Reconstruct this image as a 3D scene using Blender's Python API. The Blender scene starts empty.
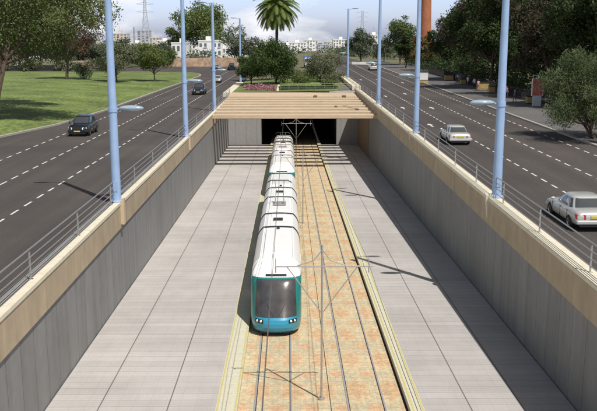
import bpy, math, random
from mathutils import Vector, Matrix
import numpy as np
R = random.Random(7)
sc = bpy.context.scene
COL = sc.collection

# ------------------------------------------------------------------ camera
ZC = 8.72; FPX = 820.0
U0, V0 = 288.0, 42.0
PIT = math.atan((205.5 - V0) / FPX)
CP, SP = math.cos(PIT), math.sin(PIT)
cam = bpy.data.cameras.new('camera'); camo = bpy.data.objects.new('camera', cam); COL.objects.link(camo)
cam.lens = FPX / 597 * 36; cam.sensor_width = 36; cam.clip_start = 0.3; cam.clip_end = 9000
camo.location = (0, 0, ZC)
camo.rotation_euler = (math.pi / 2 - PIT, 0, -math.atan((298.5 - U0) / FPX * CP))
sc.camera = camo

# survey helpers: from the photograph's pixels to places on the ground
def z_left(y): return 0.0
def z_right(y): return -0.10 + 0.0098 * min(y, 250.0)
def z_floor(y): return -4.51 - 0.0213 * y
def depth(y, z): return y * CP + (ZC - z) * SP
def at(u, y, z): return (u - U0) * depth(y, z) / FPX          # X of a thing seen at column u
def high(v, y):                                                # height of a thing seen at row v
    d = v - V0
    return ZC - d * CP * y * CP / (FPX - d * CP * SP)
def ground(u, v, zf):
    y = 60.0
    for _ in range(40):
        h = ZC - zf(y)
        y = (FPX * h / ((v - V0) * CP) - h * SP) / CP
        y = min(y, 900)
    return at(u, y, zf(y)), y

# ------------------------------------------------------------------ materials
def mat(name, col, rough=0.7, var=0.12, scale=3.0, bump=0.0, metal=0.0, spec=0.5, col2=None, coat=0.0, big=None):
    m = bpy.data.materials.new(name); m.use_nodes = True
    nt = m.node_tree; b = nt.nodes['Principled BSDF']
    b.inputs['Roughness'].default_value = rough; b.inputs['Metallic'].default_value = metal
    b.inputs['Specular IOR Level'].default_value = spec
    if coat: b.inputs['Coat Weight'].default_value = coat; b.inputs['Coat Roughness'].default_value = .08
    tc = nt.nodes.new('ShaderNodeTexCoord')
    n = nt.nodes.new('ShaderNodeTexNoise'); n.inputs['Scale'].default_value = scale; n.inputs['Detail'].default_value = 6
    nt.links.new(tc.outputs['Object'], n.inputs['Vector'])
    r = nt.nodes.new('ShaderNodeMapRange'); r.inputs['From Min'].default_value = .3; r.inputs['From Max'].default_value = .7
    nt.links.new(n.outputs['Fac'], r.inputs['Value'])
    mx = nt.nodes.new('ShaderNodeMix'); mx.data_type = 'RGBA'
    c1 = [c * (1 - var) for c in col]; c2 = [min(1, c * (1 + var)) for c in (col2 or col)]
    mx.inputs['A'].default_value = (*c1, 1); mx.inputs['B'].default_value = (*c2, 1)
    nt.links.new(r.outputs['Result'], mx.inputs['Factor'])
    out = mx.outputs['Result']
    if big:
        n2 = nt.nodes.new('ShaderNodeTexNoise'); n2.inputs['Scale'].default_value = big[0]; n2.inputs['Detail'].default_value = 5
        nt.links.new(tc.outputs['Object'], n2.inputs['Vector'])
        r2 = nt.nodes.new('ShaderNodeMapRange'); r2.inputs['From Min'].default_value = .35; r2.inputs['From Max'].default_value = .65
        r2.inputs['To Min'].default_value = 1 - big[1]; r2.inputs['To Max'].default_value = 1 + big[1]
        nt.links.new(n2.outputs['Fac'], r2.inputs['Value'])
        out = scale_col(nt, out, r2.outputs['Result'])
    nt.links.new(out, b.inputs['Base Color'])
    if bump:
        bp = nt.nodes.new('ShaderNodeBump'); bp.inputs['Strength'].default_value = bump; bp.inputs['Distance'].default_value = .03
        nt.links.new(n.outputs['Fac'], bp.inputs['Height']); nt.links.new(bp.outputs['Normal'], b.inputs['Normal'])
    m['out'] = 1
    return m
def scale_col(nt, c, f):
    v = nt.nodes.new('ShaderNodeVectorMath'); v.operation = 'SCALE'
    nt.links.new(c, v.inputs[0]); nt.links.new(f, v.inputs['Scale'])
    return v.outputs['Vector']
def M_(nt, op, a, b=None, c=None):
    n = nt.nodes.new('ShaderNodeMath'); n.operation = op
    for i, x in enumerate((a, b, c)):
        if x is None: continue
        if isinstance(x, (int, float)): n.inputs[i].default_value = x
        else: nt.links.new(x, n.inputs[i])
    return n.outputs[0]
def base_link(m):
    nt = m.node_tree; b = nt.nodes['Principled BSDF']
    return nt, b, b.inputs['Base Color'].links[0].from_socket
def xyz(nt):
    tc = nt.nodes.new('ShaderNodeTexCoord'); s = nt.nodes.new('ShaderNodeSeparateXYZ')
    nt.links.new(tc.outputs['Object'], s.inputs[0])
    return s.outputs[0], s.outputs[1], s.outputs[2]
def joints(m, axis, pitch, width, dark, tone=0.0):
    """grooves every `pitch` metres along an axis, and a slight tone per panel"""
    nt, b, c = base_link(m); p = xyz(nt)[axis]
    q = M_(nt, 'DIVIDE', p, pitch); fr = M_(nt, 'FRACT', q)
    ln = M_(nt, 'LESS_THAN', fr, width / pitch)
    f = M_(nt, 'SUBTRACT', 1.0, M_(nt, 'MULTIPLY', ln, 1 - dark))
    if tone:
        w = nt.nodes.new('ShaderNodeTexWhiteNoise'); w.noise_dimensions = '1D'
        nt.links.new(M_(nt, 'FLOOR', q), w.inputs['W'])
        f = M_(nt, 'MULTIPLY', f, M_(nt, 'ADD', 1 - tone, M_(nt, 'MULTIPLY', w.outputs['Value'], 2 * tone)))
    nt.links.new(scale_col(nt, c, f), b.inputs['Base Color'])
def lines_x(m, xs, width, dark):
    nt, b, c = base_link(m); p = xyz(nt)[0]; f = None
    for x in xs:
        l = M_(nt, 'LESS_THAN', M_(nt, 'ABSOLUTE', M_(nt, 'SUBTRACT', p, x)), width / 2)
        f = l if f is None else M_(nt, 'MAXIMUM', f, l)
    nt.links.new(scale_col(nt, c, M_(nt, 'SUBTRACT', 1.0, M_(nt, 'MULTIPLY', f, 1 - dark))), b.inputs['Base Color'])

def streaks(m, sc_=(1.3, 1.3, .09), lo=.86, hi=1.07):
    nt, b, c = base_link(m)
    tc = nt.nodes.new('ShaderNodeTexCoord'); mp = nt.nodes.new('ShaderNodeMapping'); mp.inputs['Scale'].default_value = sc_
    nt.links.new(tc.outputs['Object'], mp.inputs['Vector'])
    n = nt.nodes.new('ShaderNodeTexNoise'); n.inputs['Scale'].default_value = 1.0; n.inputs['Detail'].default_value = 7; n.inputs['Roughness'].default_value = .65
    nt.links.new(mp.outputs['Vector'], n.inputs['Vector'])
    r = nt.nodes.new('ShaderNodeMapRange'); r.inputs['From Min'].default_value = .32; r.inputs['From Max'].default_value = .60
    r.inputs['To Min'].default_value = lo; r.inputs['To Max'].default_value = hi
    nt.links.new(n.outputs['Fac'], r.inputs['Value'])
    nt.links.new(scale_col(nt, c, r.outputs['Result']), b.inputs['Base Color'])
MT = {}
MT['asphalt'] = mat('asphalt', (.066, .056, .052), .85, .25, 14, .25, big=(.12, .13))
def streak(m):            # tyre wear runs along the lanes
    nt, b, c = base_link(m)
    tc = nt.nodes.new('ShaderNodeTexCoord'); mp = nt.nodes.new('ShaderNodeMapping'); mp.inputs['Scale'].default_value = (1.1, .012, 1)
    nt.links.new(tc.outputs['Object'], mp.inputs['Vector'])
    n = nt.nodes.new('ShaderNodeTexNoise'); n.inputs['Scale'].default_value = 1.0; n.inputs['Detail'].default_value = 4
    nt.links.new(mp.outputs['Vector'], n.inputs['Vector'])
    r = nt.nodes.new('ShaderNodeMapRange'); r.inputs['From Min'].default_value = .3; r.inputs['From Max'].default_value = .7
    r.inputs['To Min'].default_value = .84; r.inputs['To Max'].default_value = 1.16
    nt.links.new(n.outputs['Fac'], r.inputs['Value'])
    nt.links.new(scale_col(nt, c, r.outputs['Result']), b.inputs['Base Color'])
streak(MT['asphalt']); streaks(MT['asphalt'], (.35, .05, 1), .93, 1.10)
MT['paint'] = mat('road_paint', (.64, .64, .62), .6, .25, 5)
MT['grass'] = mat('grass', (.082, .142, .026), .95, .42, 2.2, .8, col2=(.15, .19, .05), big=(.14, .28))
MT['earth'] = mat('earth', (.16, .13, .09), .95, .3, .6, .4, col2=(.12, .13, .06))
MT['sidewalk'] = mat('sidewalk_paving', (.12, .115, .115), .85, .15, 4, .2, big=(.2, .12))
joints(MT['sidewalk'], 1, 1.2, .05, .8)
MT['kerb'] = mat('kerb_stone', (.36, .34, .31), .8, .15, 4, .2)
MT['tile'] = mat('grey_floor_tile', (.46, .435, .42), .75, .07, 22, .1, big=(.25, .05))
joints(MT['tile'], 1, 0.6, .03, .66, .05); joints(MT['tile'], 1, 0.2, .016, .84, .025); joints(MT['tile'], 0, 0.6, .014, .86)
lines_x(MT['tile'], [-7.27, -4.63, 6.95, 8.95], .05, .35)
streaks(MT['tile'], (.16, .11, .3), .90, 1.04); streaks(MT['tile'], (.9, .5, .9), .95, 1.03)
MT['edge'] = mat('platform_edge_stone', (.60, .575, .45), .7, .08, 8, .1)
joints(MT['edge'], 1, 0.9, .03, .8)
MT['yellow_line'] = mat('yellow_edge_paint', (.56, .50, .20), .6, .1, 8)
MT['clad'] = mat('grey_cladding', (.235, .235, .235), .7, .05, 2.0, .05, big=(.3, .06))
joints(MT['clad'], 1, 1.5, .035, .45, .045)
streaks(MT['clad'])
MT['clad_face'] = mat('grey_portal_panel', (.30, .295, .295), .75, .06, 2.0, .05)
joints(MT['clad_face'], 0, 1.65, .04, .5, .05)
MT['fascia'] = mat('beige_concrete', (.43, .345, .24), .85, .08, 1.2, .15, big=(.2, .08))
joints(MT['fascia'], 1, 6.0, .02, .6)
streaks(MT['fascia'], (1.0, 1.0, .12), .84, 1.06)
MT['beam'] = mat('beige_beam_concrete', (.53, .41, .285), .85, .07, 1.5, .15, big=(.2, .06))
MT['coping'] = mat('cream_coping_stone', (.68, .63, .50), .75, .07, 3, .1)
joints(MT['coping'], 1, 1.2, .02, .7)
MT['channel'] = mat('grey_verge_concrete', (.27, .26, .25), .85, .1, 4, .1)
MT['brick_end'] = mat('brown_wall_render', (.25, .175, .105), .85, .1, 1.0, .15)
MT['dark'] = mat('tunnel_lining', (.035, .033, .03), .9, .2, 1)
MT['steel'] = mat('galvanised_steel', (.42, .42, .42), .4, .06, 8, metal=.6)
MT['rail'] = mat('rail_steel', (.33, .33, .335), .4, .1, 6)
MT['groove'] = mat('groove_and_edge_shade', (.045, .04, .035), .9, .1, 6)
MT['blue'] = mat('light_blue_paint', (.305, .435, .665), .42, .05, 2.0, big=(.6, .06))
MT['lamp'] = mat('lamp_glass', (.30, .39, .47), .15, .06, 6, spec=.8)
MT['pylon'] = mat('haze_paled_steel', (.50, .53, .58), .6, .05, 4)  # steel lightened in colour to stand in for distance haze
MT['mast'] = mat('grey_mast_paint', (.40, .38, .37), .45, .06, 8, metal=.3)
MT['wire'] = mat('copper_wire', (.12, .12, .12), .5, .1, 8)
MT['tram_white'] = mat('white_tram_paint', (.90, .90, .89), .35, .02, 1.2, coat=.2)
MT['bellows'] = mat('bellows_rubber', (.03, .032, .035), .8, .1, 8); joints(MT['bellows'], 1, .07, .02, .3)
MT['black'] = mat('black_plastic', (.018, .018, .02), .45, .1, 8)
MT['glass'] = mat('dark_glass', (.055, .06, .065), .06, .1, 1, spec=1.0, coat=1.0)
MT['windscreen'] = mat('tram_windscreen', (.06, .058, .062), .12, .4, 1.6, spec=.9, coat=.35)  # mottled dark tone painted in for the reflected trees
MT['light_lens'] = mat('light_lens', (.85, .87, .88), .1, .03, 8, spec=.9)
MT['red_lens'] = mat('red_lens', (.48, .02, .015), .15, .1, 8, spec=.8)
MT['tyre'] = mat('tyre_rubber', (.018, .018, .018), .85, .1, 8)
MT['rim'] = mat('alloy_rim', (.45, .45, .46), .3, .06, 8, metal=.8)
MT['plate'] = mat('yellow_plate', (.62, .52, .09), .5, .06, 8)
MT['silver'] = mat('silver_car_paint', (.60, .60, .585), .28, .03, 2, metal=.35, coat=.6)
MT['blackcar'] = mat('black_car_paint', (.012, .016, .022), .2, .1, 2, coat=.8)
MT['navy'] = mat('dark_navy_car_paint', (.012, .02, .045), .22, .1, 2, coat=.8)
MT['paleblue'] = mat('pale_blue_car_paint', (.35, .45, .55), .28, .04, 2, metal=.3, coat=.6)
MT['bark'] = mat('bark', (.085, .062, .045), .95, .3, 6, .6)
MT['stone_wall'] = mat('ochre_stone_wall', (.43, .29, .20), .95, .25, .8, .5, col2=(.50, .36, .27))
MT['brick'] = mat('red_brick', (.36, .135, .07), .9, .14, 2.0, .2, big=(.3, .15)); joints(MT['brick'], 2, .5, .07, .75)
MT['bwhite'] = mat('white_render', (.86, .85, .83), .8, .06, .4)
MT['bcream'] = mat('cream_render', (.62, .57, .50), .8, .07, .4)
MT['bgrey'] = mat('grey_render', (.48, .50, .55), .8, .07, .4)
MT['bpink'] = mat('pink_render', (.58, .40, .34), .8, .07, .4)
MT['window'] = mat('window_pane', (.13, .155, .19), .15, .1, 1, spec=.8)
MT['flower'] = mat('pink_petals', (.20, .045, .075), .8, .4, 1.5, col2=(.40, .20, .24))
MT['hedge'] = mat('hedge_core', (.02, .032, .012), .95, .3, 2)
MT['fence'] = mat('dark_fence_paint', (.025, .023, .022), .8, .15, 3)
MT['ochre'] = mat('ochre_panel', (.40, .29, .12), .8, .2, 3)
MT['redpanel'] = mat('red_panel', (.40, .06, .055), .6, .12, 3, col2=(.42, .12, .1))
MT['whitepanel'] = mat('white_panel', (.72, .72, .74), .6, .05, 3)
MT['skin'] = mat('skin', (.42, .25, .17), .6, .05, 8)
MT['hair'] = mat('hair', (.03, .02, .015), .7, .1, 8)
for k, c in dict(shirt_pink=(.55, .30, .34), shirt_white=(.65, .65, .67), shirt_violet=(.25, .15, .30), shirt_blue=(.10, .16, .35), trousers=(.03, .035, .06), trousers_grey=(.14, .13, .13)).items():
    MT[k] = mat('cloth_' + k, c, .85, .1, 8)

# mosaic paving of the track bed: small cut stones in sand, ochre and pale patches
def mosaic():
    m = mat('ochre_mosaic_paving', (.47, .35, .205), .85, .1, 30, .15)
    nt, b, c = base_link(m)
    tc = nt.nodes.new('ShaderNodeTexCoord')
    def ramp(src, stops):
        r = nt.nodes.new('ShaderNodeValToRGB'); nt.links.new(src, r.inputs[0])
        e = r.color_ramp.elements
        while len(e) < len(stops): e.new(.5)
        for k, (p, cc) in zip(e, stops): k.position = p; k.color = (*cc, 1)
        return r.outputs[0]
    # repeated medallions, 2.2 m across, as the stones are laid in a figure
    x, y, z = xyz(nt)
    fx = M_(nt, 'PINGPONG', M_(nt, 'ADD', x, 19.65), .66); fy = M_(nt, 'MULTIPLY', M_(nt, 'PINGPONG', y, 1.75), .47)
    d = M_(nt, 'SQRT', M_(nt, 'ADD', M_(nt, 'MULTIPLY', fx, fx), M_(nt, 'MULTIPLY', fy, fy)))
    petal = M_(nt, 'MULTIPLY', M_(nt, 'COSINE', M_(nt, 'MULTIPLY', M_(nt, 'ARCTAN2', fy, fx), 6.0)), .07)
    n2 = nt.nodes.new('ShaderNodeTexNoise'); n2.inputs['Scale'].default_value = 2.4; n2.inputs['Detail'].default_value = 7; n2.inputs['Roughness'].default_value = .7
    nt.links.new(tc.outputs['Object'], n2.inputs['Vector'])
    s = M_(nt, 'ADD', M_(nt, 'ADD', d, petal), M_(nt, 'MULTIPLY', M_(nt, 'SUBTRACT', n2.outputs['Fac'], .5), .75))
    base = ramp(s, [(0, (.60, .45, .28)), (.14, (.58, .38, .22)), (.34, (.60, .42, .25)), (.46, (.62, .48, .30)), (.62, (.59, .49, .32)), (.76, (.50, .46, .32)), (.86, (.60, .46, .29)), (1, (.59, .39, .24))])
    v = nt.nodes.new('ShaderNodeTexVoronoi'); v.inputs['Scale'].default_value = 8.5; v.inputs['Randomness'].default_value = .7
    nt.links.new(tc.outputs['Object'], v.inputs['Vector'])
    w = nt.nodes.new('ShaderNodeSeparateColor'); nt.links.new(v.outputs['Color'], w.inputs[0])
    t = M_(nt, 'ADD', .85, M_(nt, 'MULTIPLY', w.outputs[0], .27))
    ve = nt.nodes.new('ShaderNodeTexVoronoi'); ve.feature = 'DISTANCE_TO_EDGE'; ve.inputs['Scale'].default_value = 8.5; ve.inputs['Randomness'].default_value = .7
    nt.links.new(tc.outputs['Object'], ve.inputs['Vector'])
    g = M_(nt, 'SUBTRACT', 1.0, M_(nt, 'MULTIPLY', M_(nt, 'LESS_THAN', ve.outputs['Distance'], .05), .15))
    nt.links.new(scale_col(nt, base, M_(nt, 'MULTIPLY', t, g)), b.inputs['Base Color'])
    return m
MT['mosaic'] = mosaic(); joints(MT['mosaic'], 1, .45, .05, .87, .05); joints(MT['mosaic'], 0, .22, .022, .90, .04)

def leafmat(name, c1, c2, scale=.5, trans=.25):
    m = bpy.data.materials.new(name); m.use_nodes = True
    nt = m.node_tree; b = nt.nodes['Principled BSDF']; o = nt.nodes['Material Output']
    tc = nt.nodes.new('ShaderNodeTexCoord')
    n = nt.nodes.new('ShaderNodeTexNoise'); n.inputs['Scale'].default_value = scale; n.inputs['Detail'].default_value = 8; n.inputs['Roughness'].default_value = .75
    nt.links.new(tc.outputs['Object'], n.inputs['Vector'])
    r = nt.nodes.new('ShaderNodeMapRange'); r.inputs['From Min'].default_value = .35; r.inputs['From Max'].default_value = .65
    nt.links.new(n.outputs['Fac'], r.inputs['Value'])
    mx = nt.nodes.new('ShaderNodeMix'); mx.data_type = 'RGBA'
    mx.inputs['A'].default_value = (*c1, 1); mx.inputs['B'].default_value = (*c2, 1)
    nt.links.new(r.outputs['Result'], mx.inputs['Factor'])
    nt.links.new(mx.outputs['Result'], b.inputs['Base Color'])
    b.inputs['Roughness'].default_value = .6; b.inputs['Specular IOR Level'].default_value = .3
    t = nt.nodes.new('ShaderNodeBsdfTranslucent'); nt.links.new(mx.outputs['Result'], t.inputs['Color'])
    ms = nt.nodes.new('ShaderNodeMixShader'); ms.inputs[0].default_value = trans
    nt.links.new(b.outputs[0], ms.inputs[1]); nt.links.new(t.outputs[0], ms.inputs[2])
    nt.links.new(ms.outputs[0], o.inputs[0])
    return m
MT['leaf_mid'] = leafmat('leaf_mid_green', (.085, .14, .038), (.18, .21, .07))
MT['leaf_dry'] = leafmat('leaf_green_with_dry_brown', (.095, .155, .04), (.21, .22, .10), .35, .35)
MT['leaf_rust'] = leafmat('leaf_rusty', (.075, .085, .05), (.30, .17, .13), .5, .35)
MT['leaf_olive'] = leafmat('leaf_grey_olive', (.11, .135, .07), (.20, .21, .125), .6)
MT['leaf_dark'] = leafmat('leaf_dark_ficus', (.024, .042, .014), (.06, .095, .026), .45)
MT['leaf_darkbrown'] = leafmat('leaf_dark_brownish', (.035, .042, .02), (.12, .095, .06), .4)
MT['leaf_deep'] = leafmat('leaf_deep_green', (.03, .056, .015), (.09, .135, .036), .7)
MT['leaf_light'] = leafmat('leaf_light_green', (.085, .125, .04), (.16, .20, .07), .35)
MT['leaf_orange'] = leafmat('leaf_green_orange', (.07, .10, .03), (.26, .13, .05), .3)
MT['leaf_wispy'] = leafmat('leaf_wispy_olive', (.055, .09, .032), (.16, .19, .09), .8)
MT['leaf_palm'] = leafmat('palm_frond', (.07, .125, .025), (.20, .25, .06), .5)
MT['leaf_haze'] = leafmat('leaf_far_haze_green', (.095, .125, .08), (.16, .185, .115), .2)  # foliage greyed in its colour to suggest distant haze

# ------------------------------------------------------------------ mesh helpers
class MB:
    def __init__(s): s.v = []; s.f = []; s.m = []; s.sm = []
    def add(s, vs, fs, mi=0, smooth=False):
        o = len(s.v); s.v += [tuple(p) for p in vs]
        s.f += [tuple(i + o for i in f) for f in fs]; s.m += [mi] * len(fs); s.sm += [smooth] * len(fs)
    def box(s, x0, x1, y0, y1, z0, z1, mi=0):
        s.add([(x0, y0, z0), (x1, y0, z0), (x1, y1, z0), (x0, y1, z0), (x0, y0, z1), (x1, y0, z1), (x1, y1, z1), (x0, y1, z1)],
              [(3, 2, 1, 0), (4, 5, 6, 7), (0, 1, 5, 4), (1, 2, 6, 5), (2, 3, 7, 6), (3, 0, 4, 7)], mi)
    def hexa(s, p, mi=0):
        s.add(p, [(3, 2, 1, 0), (4, 5, 6, 7), (0, 1, 5, 4), (1, 2, 6, 5), (2, 3, 7, 6), (3, 0, 4, 7)], mi)
    def tube(s, pts, r, n=8, mi=0, caps=True):
        pts = [Vector(p) for p in pts]; rs = r if isinstance(r, (list, tuple)) else [r] * len(pts)
        rings = []
        for i, p in enumerate(pts):
            d = (pts[min(i + 1, len(pts) - 1)] - pts[max(i - 1, 0)]).normalized()
            a = d.cross(Vector((0, 0, 1)))
            if a.length < 1e-3: a = Vector((1, 0, 0))
            a.normalize(); b = d.cross(a)
            rings.append([p + (a * math.cos(t) + b * math.sin(t)) * rs[i] for t in [2 * math.pi * k / n for k in range(n)]])
        vs = [q for r_ in rings for q in r_]; fs = []
        for i in range(len(pts) - 1):
            for k in range(n):
                fs.append((i * n + k, i * n + (k + 1) % n, (i + 1) * n + (k + 1) % n, (i + 1) * n + k))
        s.add(vs, fs, mi, True)
        if caps:
            s.add(rings[0], [tuple(range(n))], mi); s.add(rings[-1], [tuple(range(n))[::-1]], mi)
    def ell(s, c, r, nu=14, nv=8, mi=0):
        vs = []; fs = []
        for j in range(nv + 1):
            t = math.pi * j / nv
            for i in range(nu):
                p = 2 * math.pi * i / nu
                vs.append((c[0] + r[0] * math.sin(t) * math.cos(p), c[1] + r[1] * math.sin(t) * math.sin(p), c[2] + r[2] * math.cos(t)))
        for j in range(nv):
            for i in range(nu):
                fs.append((j * nu + i, j * nu + (i + 1) % nu, (j + 1) * nu + (i + 1) % nu, (j + 1) * nu + i))
        s.add(vs, fs, mi, True)
    def lathe_x(s, prof, n=20, mi=0):      # profile (x, r) about the X axis
        vs = []; fs = []
        for (x, r) in prof:
            for k in range(n):
                a = 2 * math.pi * k / n; vs.append((x, r * math.cos(a), r * math.sin(a)))
        for i in range(len(prof) - 1):
            for k in range(n):
                fs.append((i * n + k, (i + 1) * n + k, (i + 1) * n + (k + 1) % n, i * n + (k + 1) % n))
        s.add(vs, fs, mi, True)
    def mesh(s, name, mats):
        me = bpy.data.meshes.new(name); me.from_pydata(s.v, [], s.f)
        for m in (mats if isinstance(mats, list) else [mats]): me.materials.append(m)
        me.polygons.foreach_set('material_index', s.m); me.polygons.foreach_set('use_smooth', s.sm)
        me.update(); return me
    def build(s, name, mats, parent=None, loc=None):
        o = bpy.data.objects.new(name, s.mesh(name, mats)); COL.objects.link(o)
        if parent: o.parent = parent
        if loc: o.location = loc
        return o
def tag(o, label=None, cat=None, group=None, kind=None):
    if label: o['label'] = label
    if cat: o['category'] = cat
    if group: o['group'] = group
    if kind: o['kind'] = kind
    return o
def empty(name, loc, label, cat, group=None, rz=0.0):
    o = bpy.data.objects.new(name, None); COL.objects.link(o); o.location = loc; o.rotation_euler = (0, 0, rz)
    o.empty_display_size = .3
    return tag(o, label, cat, group)
def copy_tree(o, parent=None):
    c = o.copy(); COL.objects.link(c)
    if parent: c.parent = parent
    for ch in list(o.children): copy_tree(ch, c)
    return c
def struct(name, mb, m): return tag(mb.build(name, m), kind='structure')
def bevel(o, w=.02, seg=2):
    m = o.modifiers.new('bevel', 'BEVEL'); m.width = w; m.segments = seg; m.limit_method = 'ANGLE'; return o
def strip(mb, x0, x1, ys, zf, dz=0.0, mi=0):
    """a sheet along the road, following the road's own gradient"""
    f = lambda v, y: v(y) if callable(v) else v
    for a, b in zip(ys[:-1], ys[1:]):
        mb.add([(f(x0, a), a, zf(a) + dz), (f(x1, a), a, zf(a) + dz), (f(x1, b), b, zf(b) + dz), (f(x0, b), b, zf(b) + dz)], [(0, 1, 2, 3)], mi)
def prism(mb, x0, x1, ys, zlo, zhi, mi=0):
    """a solid bar along Y between two height functions"""
    f = lambda v, y: v(y) if callable(v) else v
    vs = []
    for y in ys:
        vs += [(f(x0, y), y, f(zlo, y)), (f(x1, y), y, f(zlo, y)), (f(x1, y), y, f(zhi, y)), (f(x0, y), y, f(zhi, y))]
    fs = []
    for i in range(len(ys) - 1):
        a = i * 4; b = a + 4
        for k in range(4): fs.append((a + k, a + (k + 1) % 4, b + (k + 1) % 4, b + k))
    n = len(vs) - 4
    fs += [(3, 2, 1, 0), (n, n + 1, n + 2, n + 3)]
    mb.add(vs, fs, mi)
def frange(a, b, s):
    r = []; 
    while a < b - 1e-6: r.append(a); a += s
    return r + [b]

# ------------------------------------------------------------------ the setting
YN = 2.0                       # where the cutting starts, below the viewpoint
YP = 128.0                     # portal wall
AL, AR = -9.2, 10.85           # wall faces
def zg(x, y):
    l, r = 0.0, z_right(y)
    t = min(1, max(0, (x + 10.0) / 21.5))
    return l + (r - l) * t
mb = MB()
xs = [-3000, -1200, -500, -250, -120, -60, -35, -20, -9.9, -5, 0, 5, 11.5, 20, 35, 60, 120, 250, 500, 1200, 3000]
ys = [-60, 0, 40, 80, 110, 133.5, 150, 180, 210, 250, 320, 450, 700, 1200, 2500, 6000]
for i in range(len(xs) - 1):
    for j in range(len(ys) - 1):
        if xs[i] >= -9.95 and xs[i + 1] <= 11.55 and ys[j + 1] <= 133.6: continue
        q = [(xs[i], ys[j]), (xs[i + 1], ys[j]), (xs[i + 1], ys[j + 1]), (xs[i], ys[j + 1])]
        mb.add([(a, b, zg(a, b) - .06) for a, b in q], [(0, 1, 2, 3)])
struct('ground', mb, MT['earth'])

KERB = [(-60, -52), (0, -38), (40, -31), (60, -28.6), (76, -26.7), (88, -24.5), (107, -23.4), (149, -23.3), (182, -22.9), (205, -22.8), (222, -23.6)]
def kerb_x(y):
    if y <= KERB[0][0]: return KERB[0][1]
    for (a, p), (b, q) in zip(KERB[:-1], KERB[1:]):
        if y <= b: return p + (q - p) * (y - a) / (b - a)
    return KERB[-1][1]
ROADY = sorted(set(frange(-60, 222, 12) + [k[0] for k in KERB]))
mb = MB(); strip(mb, lambda y: kerb_x(y) - .3, -9.9, ROADY, z_left)
strip(mb, lambda y: -23.9 - (y - 222) * 3, -9.9, frange(222, 252, 6), z_left)
strip(mb, -160, -9.9, [252, 300], z_left)
strip(mb, -22, -9.9, [300, 420, 700], z_left)
struct('left_road', mb, MT['asphalt'])
mb = MB(); strip(mb, 11.5, 24.5, frange(-60, 250, 10), z_right); strip(mb, 11.5, 24.5, [250, 420], z_right)
struct('right_road', mb, MT['asphalt'])

# lawn with rounded far corner
lawn = [(kerb_x(y) - .35, y) for y in ROADY if y <= 205]
cxr, cyr = -33.0, 212.0
lawn += [(cxr + 10 * math.cos(a), cyr + 30 * math.sin(a)) for a in [math.radians(t) for t in range(0, 91, 9)]]
lawn += [(-160, 244), (-160, -60)]
def lz(x, y):
    t = max(0, kerb_x(min(y, 222)) - x - 1.5)
    return .14 + 1.5 * (1 - math.exp(-t / 22)) * min(1, max(0, (248 - y) / 45)) + .08 * math.sin(x * .21 + y * .07) * min(1, t / 6)
mb = MB(); edge_ = lawn[:-2]; DS = [0, .01, .02, .04, .07, .11, .17, .25, .36, .5, .7, 1]
vs = []
for (x, y) in edge_:
    for d_ in DS: xx = x + (-165 - x) * d_; vs.append((xx, y, lz(xx, y) if d_ else .14))
n = len(DS)
mb.add(vs, [(a * n + b, (a + 1) * n + b, (a + 1) * n + b + 1, a * n + b + 1)[::-1] for a in range(len(edge_) - 1) for b in range(n - 1)], 0, True)
struct('lawn', mb, MT['grass'])
mb = MB(); kp = lawn[:-2]
for (a, b), (c, d) in zip(kp[:-1], kp[1:]):
    e = Vector((c - a, d - b, 0)).normalized(); nrm = Vector((e.y, -e.x, 0)) * .35
    p = [(a, b), (a + nrm.x, b + nrm.y), (c + nrm.x, d + nrm.y), (c, d)]
    mb.hexa([(x, y, -.03) for x, y in p] + [(x, y, .165) for x, y in p])
tag(mb.build('kerb', MT['kerb']), kind='structure')
mb = MB(); strip(mb, 24.8, 40, frange(-40, 250, 10), z_right, .12); struct('sidewalk', mb, MT['sidewalk'])
mb = MB(); prism(mb, 24.5, 24.8, frange(-40, 250, 10), lambda y: z_right(y) - .05, lambda y: z_right(y) + .135); struct('kerb', mb, MT['kerb'])

# lane markings
def dashes(x, zf, y0, y1, pitch, ln, w=.125):
    mb = MB(); y = y0
    while y < y1:
        l = ln * R.uniform(.96, 1.04); j = R.uniform(-.008, .008)
        mb.add([(x - w / 2 + j, y, zf(y) + .005), (x + w / 2 + j, y, zf(y) + .005), (x + w / 2 + j, y + l, zf(y + l) + .005), (x - w / 2 + j, y + l, zf(y + l) + .005)], [(0, 1, 2, 3)])
        y += pitch
    struct('lane_marking', mb, MT['paint'])
for x in (-14.3, -17.95): dashes(x, z_left, 10, 250, 2.25, 1.25)
dashes(-21.6, z_left, 20, 180, 2.25, 1.2)
for x in (15.7, 19.2, 22.75): dashes(x, z_right, 10, 240, 2.05, 1.1)
mb = MB()
for (x, y) in [(14.0, 79), (13.9, 98), (17.4, 98), (14.0, 117), (17.5, 122), (14.2, 160), (17.4, 160), (21.0, 150)]:
    z = lambda t: z_right(t) + .006
    mb.add([(x - .09, y, z(y)), (x + .09, y, z(y)), (x + .09, y + 1.7, z(y + 1.7)), (x - .09, y + 1.7, z(y + 1.7))], [(0, 1, 2, 3)])
    mb.add([(x - .32, y + 1.7, z(y + 1.7)), (x + .32, y + 1.7, z(y + 1.7)), (x, y + 2.9, z(y + 2.9))], [(0, 1, 2)])
struct('lane_marking', mb, MT['paint'])

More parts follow.
